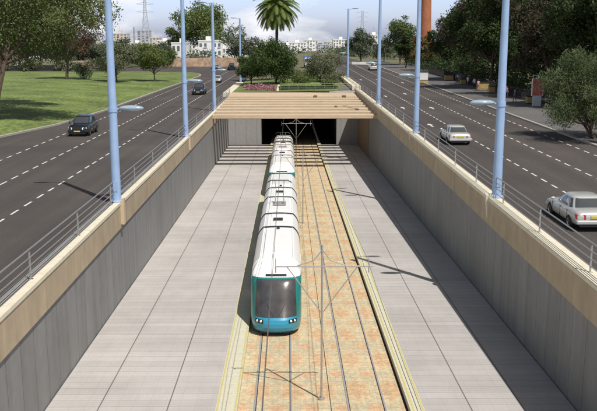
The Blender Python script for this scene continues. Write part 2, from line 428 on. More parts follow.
# trench floor: platforms, edge strips, track bed
FY = frange(YN, 190, 6); FYP = frange(YN, YP + .5, 6)
PH = .14
mb = MB(); prism(mb, AL - .05, -2.80, FYP, lambda y: z_floor(y) - .4, lambda y: z_floor(y) + PH); struct('platform', mb, MT['tile'])
mb = MB(); prism(mb, 5.16, AR + .05, FYP, lambda y: z_floor(y) - .4, lambda y: z_floor(y) + PH); struct('platform', mb, MT['tile'])
for (a, b, l1, l2) in ((-2.80, -1.98, -2.77, -2.08), (4.62, 5.16, 4.70, 5.07)):
    mb = MB(); prism(mb, a, b, FY, lambda y: z_floor(y) - .4, lambda y: z_floor(y) + PH + .004); struct('platform_edge', mb, MT['edge'])
    mb = MB()
    for l in (l1, l2): strip(mb, l, l + .07, FYP, z_floor, PH + .009)
    struct('platform_edge_line', mb, MT['yellow_line'])
mb = MB(); strip(mb, -1.98, 4.62, FY, z_floor, -.12); struct('track_bed', mb, MT['mosaic'])
mb = MB()
strip(mb, 4.53, 4.62, FY, z_floor, -.114); strip(mb, 1.63, 1.66, FY, z_floor, -.114)  # dark strip painted as the platform's shaded face, and a thin dark line
struct('edge_shade_and_line', mb, MT['groove'])
TZ = lambda y: z_floor(y) - .12
for c, lab in ((-.62, 'tram track in ochre paving that the white tram stands on'), (3.04, 'empty tram track in ochre paving beside the right platform')):
    e = empty('tram_track', (c, 60, TZ(60)), lab, 'track', 'tram tracks in the cutting')
    for sgn in (-1, 1):
        mb = MB(); x = sgn * .7175
        vs = lambda y: TZ(y) - TZ(60)
        prism(mb, x - .033, x + .033, [y - 60 for y in FY], lambda t: vs(t + 60) - .03, lambda t: vs(t + 60) + .022)
        ro = mb.build('rail', MT['rail'], e)
        mb = MB()
        strip(mb, x - sgn * .033, x - sgn * .07, [y - 60 for y in FY], lambda t: vs(t + 60), .005)
        mb.build('groove', MT['groove'], ro)

# ------------------------------------------------------------------ retaining walls
FH = 1.32
def wall(side):
    left = side < 0; A = AL if left else AR; zt = z_left if left else z_right
    yend = YP + .3 if left else 111.0
    e = empty('retaining_wall', (A, 60, 0), 'grey clad retaining wall with beige top band left of the tram, lit by the sun' if left else 'grey clad retaining wall with beige top band right of the tracks, in its own shade', 'wall')
    ysw = [y - 60 for y in frange(YN, yend, 6)]; o = -side * 0 
    S = side
    def pr(x0, x1, lo, hi, name, m, yy=ysw):
        mb = MB(); prism(mb, min(x0 * S, x1 * S), max(x0 * S, x1 * S), yy, lambda t: lo(t + 60), lambda t: hi(t + 60)); return mb.build(name, m, e)
    pr(.10, .60, lambda y: z_floor(y) - .3, lambda y: zt(y) - FH + .05, 'cladding', MT['clad'])
    full = [y - 60 for y in frange(YN, 134, 6)]
    pr(0, .70, lambda y: zt(y) - FH, lambda y: zt(y) - .02, 'fascia', MT['fascia'], full)
    pr(-.04, .30 if left else .62, lambda y: zt(y) - .018, lambda y: zt(y) + .14, 'coping', MT['coping'], full)
    pr(.302 if left else .622, .78, lambda y: zt(y) - .018, lambda y: zt(y) + .09, 'verge', MT['channel'], full)
    if not left:
        pr(.04, .60, lambda y: z_floor(y) - .3, lambda y: zt(y) - FH - .003, 'end_panel', MT['brick_end'], [51.0, 60.0, 68.3])
    return e
wall(-1); wall(1)

# ------------------------------------------------------------------ guard rails
def guard(side, zt, x, ys0, pitch, label):
    e = empty('guard_rail', (x, 60, 0), label, 'railing', 'guard rails along the cutting')
    y1 = 136 if side < 0 else 240
    rows = (1.16, .85, .55, .27)
    for h in rows:
        mb = MB(); mb.tube([(0, y - 60, zt(y) + .1 + h) for y in frange(4, y1, 8)], .030 if h > 1 else .022, 8); mb.build('rail', MT['steel'], e)
    y = ys0
    while y < y1:
        mb = MB(); z = zt(y) + .09
        mb.box(-.035, .035, y - 60 - .012, y - 60 + .012, z, z + 1.08)
        mb.box(-.09, .09, y - 60 - .07, y - 60 + .07, z, z + .05)
        mb.build('post', MT['steel'], e); y += pitch
guard(-1, z_left, -9.52, 8.3, 7.0, 'steel guard rail along the left road above the sunlit trench wall')
guard(1, z_right, 11.22, 10.4, 6.3, 'steel guard rail along the right road above the shaded trench wall')

# ------------------------------------------------------------------ street lamps
def lamp_post(side):
    e = bpy.data.objects.new('street_lamp', None); COL.objects.link(e)
    H = 13.4; t = -side          # t points to the tracks
    mb = MB(); mb.tube([(0, 0, .02), (0, 0, 5), (0, 0, 9), (0, 0, H)], [.26, .225, .195, .16], 16)
    pole = mb.build('pole', MT['blue'], e)
    mb = MB(); mb.tube([(0, 0, .02), (0, 0, .10)], [.37, .35], 16); mb.build('base_flange', MT['blue'], e)
    mb = MB(); mb.box(-.10, .12, -.275, -.252, .6, 1.1); mb.build('access_door', MT['blue'], pole)
    mb = MB(); mb.tube([(0, 0, H - .12), (side * 1.0, 0, H + .06)], .05, 8); mb.build('road_arm', MT['blue'], e)
    mb = MB(); mb.ell((side * 1.35, 0, H + .08), (.55, .19, .10)); mb.build('road_lamp', MT['blue'], e)
    mb = MB(); mb.tube([(t * .1, 0, 5.03), (t * .5, 0, 5.08)], .05, 8); mb.tube([(0, 0, 4.9), (0, 0, 5.15)], .26, 16); mb.build('platform_arm', MT['blue'], e)
    mb = MB(); mb.ell((t * 1.0, 0, 5.1), (.68, .26, .16), 20, 10); mb.build('platform_lamp', MT['lamp'], e)
    mb = MB()
    xa, xb = t * .18, t * .42
    q = .20
    p = lambda x0, x1, z, w: [(min(x0, x1), -w, z), (max(x0, x1), -w, z), (max(x0, x1), w, z), (min(x0, x1), w, z)]
    if side < 0: mb.hexa(p(0.10, xb, -1.25, .19) + p(0.10, xb, .17, .19))
    else: mb.hexa(p(-.12, t * .50, -1.15, .05) + p(-.12, t * .62, .155, .22))
    mb.build('pedestal', MT['beam'] if side < 0 else MT['coping'], e)
    return e
for side, spots in ((-1, [(-9.42, 44.3, 'nearest'), (-9.5, 76.0, 'second'), (-9.5, 106.0, 'third'), (-9.8, 171, 'fourth')]), (1, [(11.30, 43.6, 'nearest'), (11.40, 73.0, 'second'), (11.40, 104, 'third'), (11.5, 160, 'fourth')])):
    proto = lamp_post(side)
    zt = z_left if side < 0 else z_right
    txt = {(-1, 'nearest'): 'tall light blue lamp post rising from the left trench wall near the black estate car',
           (-1, 'second'): 'light blue lamp post on the left wall, second from the viewer, midway to the canopy',
           (-1, 'third'): 'light blue lamp post at the left front corner of the beige canopy',
           (-1, 'fourth'): 'farthest light blue lamp post beside the dense round tree left of the median',
           (1, 'nearest'): 'tall light blue lamp post on the right wall beside the nearest silver car',
           (1, 'second'): 'light blue lamp post on the right wall, second from the viewer, before the dark trees',
           (1, 'third'): 'light blue lamp post at the right front corner of the beige canopy',
           (1, 'fourth'): 'farthest light blue lamp post on the right, behind the grey shrubs of the median'}
    for i, (x, y, w) in enumerate(spots):
        o = proto if i == 0 else copy_tree(proto)
        if w == 'fourth':
            for c in list(o.children):
                if c.name.startswith('pedestal'): bpy.data.objects.remove(c)
        o.location = (x, y, zt(y) + .14 if w != 'fourth' else zt(y) + .05)
        tag(o, txt[(side, w)], 'street lamp', 'light blue street lamps along the cutting')

# ------------------------------------------------------------------ portal and canopy
e = empty('tunnel_portal', (0, YP, z_floor(YP)), 'dark tunnel mouth framed by grey panels under the beige canopy', 'tunnel')
zb = z_floor(YP); L = lambda z: z - zb
OX0, OX1, OT = -4.2, 7.55, zb + 6.3
mb = MB(); mb.box(AL - .25, OX0, 0, .5, L(zb - .2), L(-.5)); mb.build('portal_wall', MT['clad_face'], e)
mb = MB(); mb.box(OX1, AR + .25, 0, .5, L(zb - .2), L(-.5)); mb.build('portal_wall', MT['clad_face'], e)
mb = MB(); mb.box(OX0, OX1, .003, .5, L(OT), L(-.5)); mb.build('lintel', MT['clad_face'], e)
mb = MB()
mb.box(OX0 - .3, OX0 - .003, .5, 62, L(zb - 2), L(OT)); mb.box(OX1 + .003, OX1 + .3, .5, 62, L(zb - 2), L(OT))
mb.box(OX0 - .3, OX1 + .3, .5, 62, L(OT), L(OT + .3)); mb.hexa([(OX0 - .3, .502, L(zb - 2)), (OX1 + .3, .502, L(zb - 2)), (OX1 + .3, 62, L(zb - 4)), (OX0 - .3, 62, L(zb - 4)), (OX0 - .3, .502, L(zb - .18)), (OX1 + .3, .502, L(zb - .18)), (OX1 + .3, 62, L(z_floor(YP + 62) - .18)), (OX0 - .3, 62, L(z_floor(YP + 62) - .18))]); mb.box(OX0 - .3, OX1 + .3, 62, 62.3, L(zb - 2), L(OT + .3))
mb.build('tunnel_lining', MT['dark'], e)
e = empty('slatted_canopy', (0, 100, 0), 'slatted beige concrete canopy spanning the cutting in front of the tunnel mouth', 'canopy')
cz = lambda y: .02 + .0206 * (y - 100)
for k in range(8):
    y0 = 100.0 + 3.75 * k; w = 1.55 if k < 7 else 7.6
    x0 = AL - .02; x1 = AR + .02
    mb = MB(); d = .46 if k == 0 else .25
    p = [(x0, y0), (x1, y0), (x1, y0 + w), (x0, y0 + w)]
    mb.hexa([(x, y - 100, cz(y) - d) for x, y in p] + [(x, y - 100, cz(y)) for x, y in p])
    bevel(mb.build('beam' if k < 7 else 'deck_slab', MT['beam'], e), .03, 2)
mb = MB()
for x in (3.9, 8.3): mb.box(x, x + .55, 26.1, 26.9, cz(126.1) - .01, cz(126.1) + .16)
mb.build('roof_hatch', MT['brick_end'], e)

# ------------------------------------------------------------------ overhead line
def mast(y, x, label):
    z0 = TZ(y)
    e = empty('overhead_line_mast', (x, y, z0), label, 'mast', 'overhead line masts between the tracks')
    mb = MB(); mb.tube([(0, 0, 0), (0, 0, 6.35)], [.045, .035], 10); mb.build('mast_pole', MT['mast'], e)
    mb = MB(); mb.tube([(0, 0, 0), (0, 0, .07)], [.13, .13], 10); mb.build('foot_plate', MT['mast'], e)
    mb = MB(); mb.tube([(-1.82, 0, 5.50), (1.98, 0, 5.50)], .032, 8); mb.build('crossbar', MT['mast'], e)
    for s in (-1, 1):
        mb = MB(); mb.tube([(0, 0, 3.6), (s * 1.35, 0, 5.47)], .022, 8); mb.build('brace', MT['mast'], e)
        mb = MB(); mb.tube([(0, 0, 6.15), (s * .35, 0, 5.72), (s * .95, 0, 5.53)], .02, 8); mb.build('stay', MT['mast'], e)
        mb = MB(); mb.tube([(s * 1.80, 0, 5.48), (s * 1.80, 0, 5.25)], .022, 8); mb.build('insulator', MT['mast'], e)
        mb = MB(); mb.tube([(s * 1.80, 0, 5.52), (s * 1.8, .0, 5.82)], .014, 6); mb.build('hanger', MT['mast'], e)
mast(30.6, 1.3, 'nearest grey catenary mast with V braces standing between the tracks')
mast(66.5, 1.2, 'grey catenary mast with V braces beside the middle of the tram')
mast(103, 1.0, 'grey catenary mast with V braces just inside the canopy by the tunnel mouth')
WY = [4, 30.6, 66.5, 103, 150]
for c, lab in ((-.62, 'thin contact wires hanging over the white tram'), (3.02, 'thin contact wires hanging over the empty right hand track')):
    e = empty('overhead_wire', (c, 60, TZ(60) + 5.25), lab, 'wire', 'overhead wires of the tramway')
    mb = MB(); mb.tube([(0, y - 60, TZ(y) + 5.25 - TZ(60) - 5.25) for y in WY], .010, 6); mb.build('contact_wire', MT['wire'], e)
    pts = []
    for a, b in zip(WY[:-1], WY[1:]):
        for k in range(8):
            t = k / 8; y = a + (b - a) * t; pts.append((0, y - 60, TZ(y) - TZ(60) + .6 - 4 * .38 * t * (1 - t)))
    mb = MB(); mb.tube(pts, .008, 6); mb.build('carrier_wire', MT['wire'], e)

# ------------------------------------------------------------------ trams
def tram_livery():
    m = mat('teal_blue_tram_paint', (.03, .29, .47), .3, .05, 1.5, coat=.4)
    nt, b, c = base_link(m); x, y, z = xyz(nt)
    f = nt.nodes.new('ShaderNodeMapRange'); f.inputs['From Min'].default_value = .38; f.inputs['From Max'].default_value = 1.1
    nt.links.new(M_(nt, 'ADD', y, M_(nt, 'MULTIPLY', z, .25)), f.inputs['Value'])
    mx = nt.nodes.new('ShaderNodeMix'); mx.data_type = 'RGBA'
    nt.links.new(f.outputs['Result'], mx.inputs['Factor']); nt.links.new(c, mx.inputs['A']); mx.inputs['B'].default_value = (.018, .20, .185, 1)
    nt.links.new(mx.outputs['Result'], b.inputs['Base Color'])
    return m
MT['livery'] = tram_livery()
MT['livery_side'] = mat('teal_tram_side_paint', (.012, .15, .13), .3, .05, 1.5, coat=.4)
HW = 1.29
PROF = [(.30, .18), (.10, .30), (.02, .48), (0, .68), (.05, .86), (.13, .98), (.32, 1.25), (.52, 1.55), (.72, 1.88), (.92, 2.2), (1.10, 2.45), (1.24, 2.6), (1.45, 2.76), (1.8, 2.92), (2.3, 3.08), (3.1, 3.22)]
YB = 3.1
def hw(z):
    if z < 2.35: return HW if z > .8 else HW - .05 * (.8 - z) / .5
    t = (z - 2.35) / .87
    return HW * (1 - .30 * t ** 2.6)
def surf(k, a):
    """k: float index along the profile, a in -1..1 across"""
    i = min(int(k), len(PROF) - 2); t = k - i
    y = PROF[i][0] * (1 - t) + PROF[i + 1][0] * t; z = PROF[i][1] * (1 - t) + PROF[i + 1][1] * t
    w = hw(z); q = min(1, abs(a)); n = 2.6
    dy = (YB - y) * (1 - (1 - q ** n) ** (1 / n)) * (.55 if q < .97 else .55 + .45 * (q - .97) / .03)
    return Vector((w * a, y + dy, z - .03 * q * q * (1 if z > 2.6 else 0)))
def nrm(k, a):
    d = .02
    p = surf(min(k + d, len(PROF) - 1.001), a) - surf(max(k - d, 0), a); q = surf(k, min(a + d, .999)) - surf(k, max(a - d, -.999))
    v = p.cross(q).normalized()
    if v.y > 0: v = -v
    return v
def nose():
    mb = MB(); NA = 36; K = len(PROF); A = [math.sin(math.pi / 2 * (-1 + 2 * i / NA)) for i in range(NA + 1)]
    ks = [i * .5 for i in range(2 * (K - 1) + 1)]
    vs = [surf(min(k, K - 1.0001), a) for k in ks for a in A]; n = NA + 1
    for j in range(len(ks) - 1):
        for i in range(NA):
            q = [j * n + i, j * n + i + 1, (j + 1) * n + i + 1, (j + 1) * n + i]
            c = sum((vs[t] for t in q), Vector()) / 4
            mb.add([vs[t] for t in q], [(0, 1, 2, 3)], 1 if c.z > 2.66 and c.y > 1.2 else 0, True)
    mb.add([vs[i] for i in range(n)], [tuple(range(n))[::-1]], 0)
    return mb
def patch(k0, k1, a0, a1, off, nk=10, na=14, taper=0.0):
    mb = MB(); vs = []
    for j in range(nk + 1):
        for i in range(na + 1):
            k = k0 + (k1 - k0) * j / nk; a = a0 + (a1 - a0) * i / na; a *= 1 - taper * j / nk
            vs.append(surf(k, a) + nrm(k, a) * off)
    fs = [(j * (na + 1) + i, j * (na + 1) + i + 1, (j + 1) * (na + 1) + i + 1, (j + 1) * (na + 1) + i) for j in range(nk) for i in range(na)]
    mb.add(vs, fs, 0, True); return mb
SEC = [(hw(z), z) for z in (.22, .5, .8, 1.3, 1.9, 2.35, 2.55, 2.7, 2.82, 2.95, 3.06, 3.14, 3.19, 3.22)]
def section_loft(y0, y1, shrink=0.0, mats=(0, 1)):
    mb = MB(); ring = [(x - shrink, z - (shrink if z > 2 else 0)) for x, z in SEC]
    top = [(ring[-1][0] * f, ring[-1][1] + .05 * (1 - f * f)) for f in (.75, .5, .25, 0)]
    half = ring + top; full = half + [(-x, z) for x, z in half[-2::-1]]; n = len(full)
    vs = [(x, y, z) for y in (y0, y1) for x, z in full]
    for i in range(n):
        a, b = full[i], full[(i + 1) % n]; zc = (a[1] + b[1]) / 2; xc = abs(a[0] + b[0]) / 2
        mb.add([vs[i], vs[(i + 1) % n], vs[n + (i + 1) % n], vs[n + i]], [(3, 2, 1, 0)], mats[1] if zc > 2.6 else mats[0], True)
    mb.add(vs[:n], [tuple(range(n))], mats[1]); mb.add(vs[n:], [tuple(range(n))[::-1]], mats[1])
    return mb
def sides(name, y0, y1, z0, z1, m, par, off=.012):
    for s in (-1, 1):
        mb = MB(); a, b = sorted((s * (HW - .05), s * (HW + off))); mb.box(a, b, y0, y1, z0, z1); bevel(mb.build(name, m, par), .02, 2)
def nose_parts(par, rev=None):
    Lh = rev
    def fix(mb):
        if Lh: mb.v = [(-x, Lh - y, z) for x, y, z in mb.v]
        return mb
    body = fix(nose()).build('cab', [MT['livery'] if not Lh else MT['livery_side'], MT['tram_white']], par)
    w = fix(patch(5.0, 11.05, -.78, .78, .014, 16, 20, taper=.05)).build('windscreen', MT['windscreen'], body)
    mb = MB()
    for s in (-1, 1): mb.tube([surf(5.2, s * .1) + nrm(5.2, s * .1) * .03, surf(7.0, s * .34) + nrm(7.0, s * .34) * .03], .012, 6)
    fix(mb).build('wiper', MT['black'], w)
    fix(patch(11.75, 12.2, -.42, .42, .03, 3, 8)).build('destination_display', MT['black'], body)
    for s in (-1, 1):
        hb = patch(3.1, 4.1, s * .48, s * .78, .012, 4, 6); h = fix(hb).build('headlight', MT['black'], body)
        for a in (.56, .70):
            mb = MB(); p = surf(3.6, s * a) + nrm(3.6, s * a) * .01; mb.ell(p, (.068, .03, .068), 12, 8); fix(mb).build('lens', MT['light_lens'], h)
    mb = MB(); mb.box(-.8, .8, .45, 1.0, .08, .2); fix(mb).build('obstacle_guard', MT['black'], body)
def tram(y0, label):
    e = bpy.data.objects.new('tram', None); COL.objects.link(e); tag(e, label, 'tram', 'coupled tram units')
    segs = [(YB, 10.9), (11.3, 15.4), (15.8, 22.1), (22.5, 26.6), (27.0, 37.9 - YB)]; Lt = 37.9
    nose_parts(e); nose_parts(e, Lt)
    for i, (a, b) in enumerate(segs):
        o = section_loft(a, b).build('body_module', [MT['livery_side'], MT['tram_white']], e)
        sides('side_window', a + .5, b - .5, 1.2, 2.3, MT['glass'], o)
        if b - a > 6:
            sides('door', (a + b) / 2 - .7, (a + b) / 2 + .7, .42, 2.36, MT['tram_white'], o, .025)
            for s in (-1, 1):
                mb = MB(); q = sorted((s * (HW - .02), s * (HW + .032))); mb.box(q[0], q[1], (a + b) / 2 - .55, (a + b) / 2 + .55, 1.1, 2.2); mb.build('door_window', MT['glass'], o)
        if i < 4:
            section_loft(b, segs[i + 1][0], -.02, (0, 0)).build('bellows', MT['bellows'], e)
        # roof gear
        if i in (1, 3):
            mb = MB(); mb.box(-.34, .26, (a + b) / 2 - .35, (a + b) / 2 + .25, 3.24, 3.36); bevel(mb.build('roof_unit', MT['black'], o), .02, 2)
            mb = MB(); mb.box(-.5, .5, a + .35, a + .95, 3.24, 3.33); bevel(mb.build('roof_pod', MT['tram_white'], o), .04, 2)
            mb = MB(); mb.box(-.5, .5, b - 1.0, b - .3, 3.24, 3.33); bevel(mb.build('roof_pod', MT['tram_white'], o), .04, 2)
        else:
            mb = MB(); mb.box(-.72, .72, a + 1.0, b - 1.0, 3.235, 3.31)
            bevel(mb.build('roof_pod', MT['tram_white'], o), .07, 3)
            mb = MB()
            for s in (-1, 1): mb.box(s * .86 - .03, s * .86 + .03, a + .1, b - .1, 3.20, 3.265)
            mb.build('roof_rail', MT['tram_white'], o)
        if i in (0, 4):
            mb = MB(); q = b - .5 if i == 0 else a + .5; mb.box(-.09, .09, q - .07, q + .07, 3.24, 3.38); mb.build('cable_box', MT['black'], o)
    # pantograph on the middle module
    p = empty('pantograph', (0, 18.9, 3.34), None, None); p.parent = e
    if True:
        mb = MB()
        for s in (-.32, .32): mb.tube([(s, -.5, .05), (s * .8, .75, .75), (s, -.25, 1.68)], .03, 6)
        mb.box(-.45, .45, -.7, .6, 0, .06); mb.build('arm', MT['mast'], p)
        mb = MB()
        for d in (-.4, -.1): mb.tube([(-.85, d, 1.55), (-.6, d, 1.70), (.6, d, 1.70), (.85, d, 1.55)], .02, 6)
        mb.build('contact_strip', MT['black'], p)
    for q in (2.6, 13.4, 24.5, 34):
        mb = MB(); mb.box(-1.02, 1.02, q - .95, q + .95, .06, .34); mb.build('bogie', MT['black'], e)
    sl = -.0213
    e.location = (-.62, y0, TZ(y0) + .02); e.rotation_euler = (math.atan(sl), 0, 0)
    return e
tram(37.9, 'front unit of the white roofed tram with blue nose and dark windscreen facing the viewer')
tram(76.5, 'rear unit of the white roofed tram, coupled behind and reaching under the canopy')

# ------------------------------------------------------------------ cars
def wheel_mesh():
    t = MB(); t.lathe_x([(-.1, .20), (-.1, .29), (-.07, .32), (.07, .32), (.1, .29), (.1, .20)], 22)
    r = MB(); r.lathe_x([(.06, 0), (.075, .06), (.06, .12), (.085, .19), (.1, .205), (.08, .205)], 22)
    return t.mesh('tyre', MT['tyre']), r.mesh('rim', MT['rim'])
TY, RM = wheel_mesh()
def car(label, paint, style='sedan'):
    e = bpy.data.objects.new('car', None); COL.objects.link(e); tag(e, label, 'car')
    if style == 'sedan':
        Lc, W, ax = 4.5, .88, (-1.32, 1.32)
        st = [(-2.25, .42, .72, .70), (-2.2, .30, .90, .80), (-2.0, .24, .98, .86), (-1.5, .22, 1.0, .88), (-.9, .20, .99, .88), (0, .20, .96, .885), (.8, .20, .95, .88), (1.2, .21, .93, .88), (1.7, .22, .86, .86), (2.1, .25, .74, .80), (2.22, .34, .64, .70)]
        cab = dict(b=(-1.68, 1.15), t=(-1.0, .25), wb=.80, wt=.60, zb=.93, zt=1.43)
    else:
        Lc, W, ax = 4.5, .89, (-1.32, 1.36)
        st = [(-2.2, .42, .85, .74), (-2.14, .32, 1.02, .84), (-1.9, .26, 1.06, .88), (-1.0, .24, 1.04, .89), (0, .22, 1.02, .89), (.9, .22, 1.0, .89), (1.3, .23, .98, .88), (1.8, .24, .92, .86), (2.12, .28, .82, .81), (2.25, .38, .70, .72)]
        cab = dict(b=(-2.08, 1.25), t=(-1.72, .42), wb=.81, wt=.64, zb=.98, zt=1.58)
    mb = MB(); rings = []
    for (y, zb, zt, w) in st:
        h = zt - zb
        half = [(0, zb), (w * .80, zb), (w * .95, zb + h * .10), (w, zb + h * .36), (w * .995, zb + h * .62), (w * .965, zb + h * .86), (w * .86, zt - .01), (w * .5, zt + .015), (0, zt + .025)]
        rings.append([(x, y, z) for x, z in half] + [(-x, y, z) for x, z in half[-2:0:-1]])
    n = len(rings[0])
    vs = [p for r in rings for p in r]; fs = []
    for i in range(len(rings) - 1):
        for k in range(n): fs.append((i * n + k, i * n + (k + 1) % n, (i + 1) * n + (k + 1) % n, (i + 1) * n + k))
    fs += [tuple(range(n))[::-1], tuple(len(vs) - n + k for k in range(n))]
    mb.add(vs, [f[::-1] for f in fs], 0, True)
    body = mb.build('body', paint, e); s = body.modifiers.new('sub', 'SUBSURF'); s.levels = 2; s.render_levels = 2
    # cabin: one rounded shell, the panes sit on it
    b0, b1 = cab['b']; t0, t1 = cab['t']; wb, wt, zb, zt = cab['wb'], cab['wt'], cab['zb'], cab['zt']
    zl = zb - .10; NE = 5.0
    def dims(t):
        f = t ** .92; g = t ** 1.25
        return b0 + (t0 - b0) * f, b1 + (t1 - b1) * f, wb + (wt - wb) * g, zl + (zt - zl) * t
    def outl(t, th):
        yr_, yf_, w_, z_ = dims(t); c, s_ = math.cos(th), math.sin(th); q = 2 / NE
        return Vector((w_ * math.copysign(abs(c) ** q, c), (yr_ + yf_) / 2 + (yf_ - yr_) / 2 * math.copysign(abs(s_) ** q, s_), z_))
    NT = 40; rings = [[outl(t, 2 * math.pi * k / NT) for k in range(NT)] for t in (0, .15, .3, .45, .6, .75, .88, 1.0)]
    for sc_, dz in ((.93, .022), (.8, .042), (.5, .058), (.2, .063)):
        c0 = Vector((0, (t0 + t1) / 2, zt)); rings.append([c0 + Vector(((p.x - c0.x) * sc_, (p.y - c0.y) * sc_, dz)) for p in rings[7]])
    mb = MB(); vs = [p for r in rings for p in r]; fs = []
    for i in range(len(rings) - 1):
        for k in range(NT): fs.append((i * NT + k, i * NT + (k + 1) % NT, (i + 1) * NT + (k + 1) % NT, (i + 1) * NT + k))
    fs.append(tuple(len(vs) - NT + k for k in range(NT)))
    mb.add(vs, fs, 0, True); mb.build('cabin', paint, e)
    def ypos(t, x, front):
        yr_, yf_, w_, z_ = dims(t); h = (1 - min(1, abs(x / w_)) ** NE) ** (1 / NE); c = (yr_ + yf_) / 2; a = (yf_ - yr_) / 2
        return c + (a * h if front else -a * h)
    def xpos(t, y):
        yr_, yf_, w_, z_ = dims(t); c = (yr_ + yf_) / 2; a = (yf_ - yr_) / 2
        return w_ * (1 - min(1, abs((y - c) / a)) ** NE) ** (1 / NE)
    TL, TH = .24, .90; N1, N2 = 8, 14
    for front, nm, fr in ((False, 'rear_window', .84), (True, 'windscreen', .88)):
        mb = MB(); vs = []
        for i in range(N1 + 1):
            t = TL + (TH - TL) * i / N1; w_ = dims(t)[2]
            for k in range(N2 + 1):
                x = w_ * fr * (-1 + 2 * k / N2); vs.append((x, ypos(t, x, front) + (.012 if front else -.012), dims(t)[3] + .006))
        n2 = N2 + 1; mb.add(vs, [(i * n2 + k, i * n2 + k + 1, (i + 1) * n2 + k + 1, (i + 1) * n2 + k) for i in range(N1) for k in range(N2)], 0, True)
        mb.build(nm, MT['glass'], e)
    spans = ((-.80, -.06), (.0, .82)) if style == 'sedan' else ((-.88, -.55), (-.49, .06), (.12, .84))
    for sx in (-1, 1):
        for (qa, qb) in spans:
            mb = MB(); vs = []
            for i in range(N1 + 1):
                t = TL + (TH - .02 - TL) * i / N1; yr_, yf_, w_, z_ = dims(t); c = (yr_ + yf_) / 2; a = (yf_ - yr_) / 2
                for k in range(N1 + 1):
                    y = c + a * (qa + (qb - qa) * k / N1); vs.append((sx * (xpos(t, y) + .012), y, z_))
            n2 = N1 + 1; mb.add(vs, [(i * n2 + k, i * n2 + k + 1, (i + 1) * n2 + k + 1, (i + 1) * n2 + k) for i in range(N1) for k in range(N1)], 0, True)
            mb.build('side_window', MT['glass'], e)
    yr, yf = st[0][0], st[-1][0]
    for sx in (-1, 1):
        for y in ax:
            w = empty('wheel', (sx * (W - .085), y, .32), None, None); w.parent = e
            if sx < 0: w.rotation_euler = (0, 0, math.pi)
            for me in (TY, RM):
                o = bpy.data.objects.new(me.name, me); COL.objects.link(o); o.parent = w
            mb = MB(); q = [(-.02, 0), (-.02, .37)]; mb.lathe_x([(W - .012, .0), (W - .012, .355), (W - .06, .375)], 22); mb.v = [(sx * x, yy + y, z + .34) for x, yy, z in mb.v]; mb.build('wheel_arch', MT['black'], e)
        zt_ = st[1][2] - .14; zh = st[-2][2] - .10
        def lampblk(x0, x1, ya, yb, yin, z0, z1, name, m):
            p = [(sx * x0, ya), (sx * x1, yb), (sx * x1, yin), (sx * x0, yin)]
            mb = MB(); mb.hexa([(x, y, z0) for x, y in p] + [(x, y + (.02 if yin > ya else -.02), z1) for x, y in p]); bevel(mb.build(name, m, e), .025, 2)
        lampblk(.46, .835, yr - .025, yr + .10, yr + .42, zt_ - .15, zt_ + .07, 'tail_light', MT['red_lens'])
        lampblk(.42, .79, yf + .015, yf - .13, yf - .42, zh - .15, zh + .04, 'headlight', MT['light_lens'])
        mb = MB(); mb.ell((sx * (W + .06), cab['b'][1] - .42, zb + .08), (.11, .06, .075), 10, 8); mb.build('door_mirror', paint, e)
        for yh in (-.55, .45):
            mb = MB(); a, b = sorted((sx * (W - .03), sx * (W + .012))); mb.box(a, b, yh - .09, yh + .09, .80, .825); mb.build('door_handle', paint, e)
        mb = MB()
        for yj in (-1.02, -.08, .98): a, b = sorted((sx * (W - .02), sx * (W + .002))); mb.box(a, b, yj - .007, yj + .007, .32, .84)
        mb.build('door_seam', MT['black'], e)
    mb = MB(); mb.box(-.84, .84, yr - .05, yr + .3, .36, .56); bevel(mb.build('rear_bumper', paint, e), .06, 3)
    mb = MB(); mb.box(-.82, .82, yf - .3, yf + .05, .34, .52); bevel(mb.build('front_bumper', paint, e), .06, 3)
    mb = MB(); mb.box(-.26, .26, yr - .03, yr + .05, .66, .78); mb.build('number_plate', MT['plate'], e)
    mb = MB(); mb.box(-.26, .26, yf + .04, yf + .062, .40, .51); mb.build('number_plate', MT['plate'], e)
    mb = MB(); mb.box(-.42, .42, yf - .06, yf + .012, .56, .68); bevel(mb.build('grille', MT['black'], e), .02, 2)
    mb = MB(); mb.box(-.7, .7, yr - .01, yr + .1, .25, .365); mb.build('valance', MT['black'], e)
    mb = MB(); mb.box(-.7, .7, yf - .1, yf + .01, .22, .345); mb.build('valance', MT['black'], e)
    return e
def put(c, x, y, zf, face_cam=False, tw=0.0, k=1.0):
    c.scale = k if isinstance(k, tuple) else (k, k, k)
    c.location = (x, y, zf(y) + .008); g = math.atan(zf(y + 1) - zf(y)) if zf is z_right else 0
    c.rotation_euler = (g, 0, (math.pi if face_cam else 0) + tw)
put(car('silver saloon car seen from behind, nearest car on the right road', MT['silver']), 13.95, 38.4, z_right, k=(1.1, 1.05, .96))
put(car('silver saloon car driving away between the two nearest right lamp posts', MT['silver']), 13.85, 67.9, z_right, k=(1.05, 1.05, .97))
put(car('black estate car with lit headlamps driving beside the lawn', MT['blackcar'], 'estate'), -19.8, 79.5, z_left, True, k=1.1)
put(car('dark navy car driving towards the viewer beside the canopy', MT['navy'], 'estate'), -15.1, 141, z_left, True, k=1.15)
put(car('small silver car following behind the dark navy car', MT['silver']), -15.6, 183, z_left, True)
put(car('dark van far off by the ochre stone wall on the left road', MT['blackcar'], 'estate'), -18.4, 272, z_left, True, k=1.25)
put(car('pale blue car turning at the far end of the left road', MT['paleblue']), -23.5, 272, z_left, True, .8)
put(car('pale silver car far up the right road', MT['silver'], 'estate'), 20.9, 205, z_right, False)

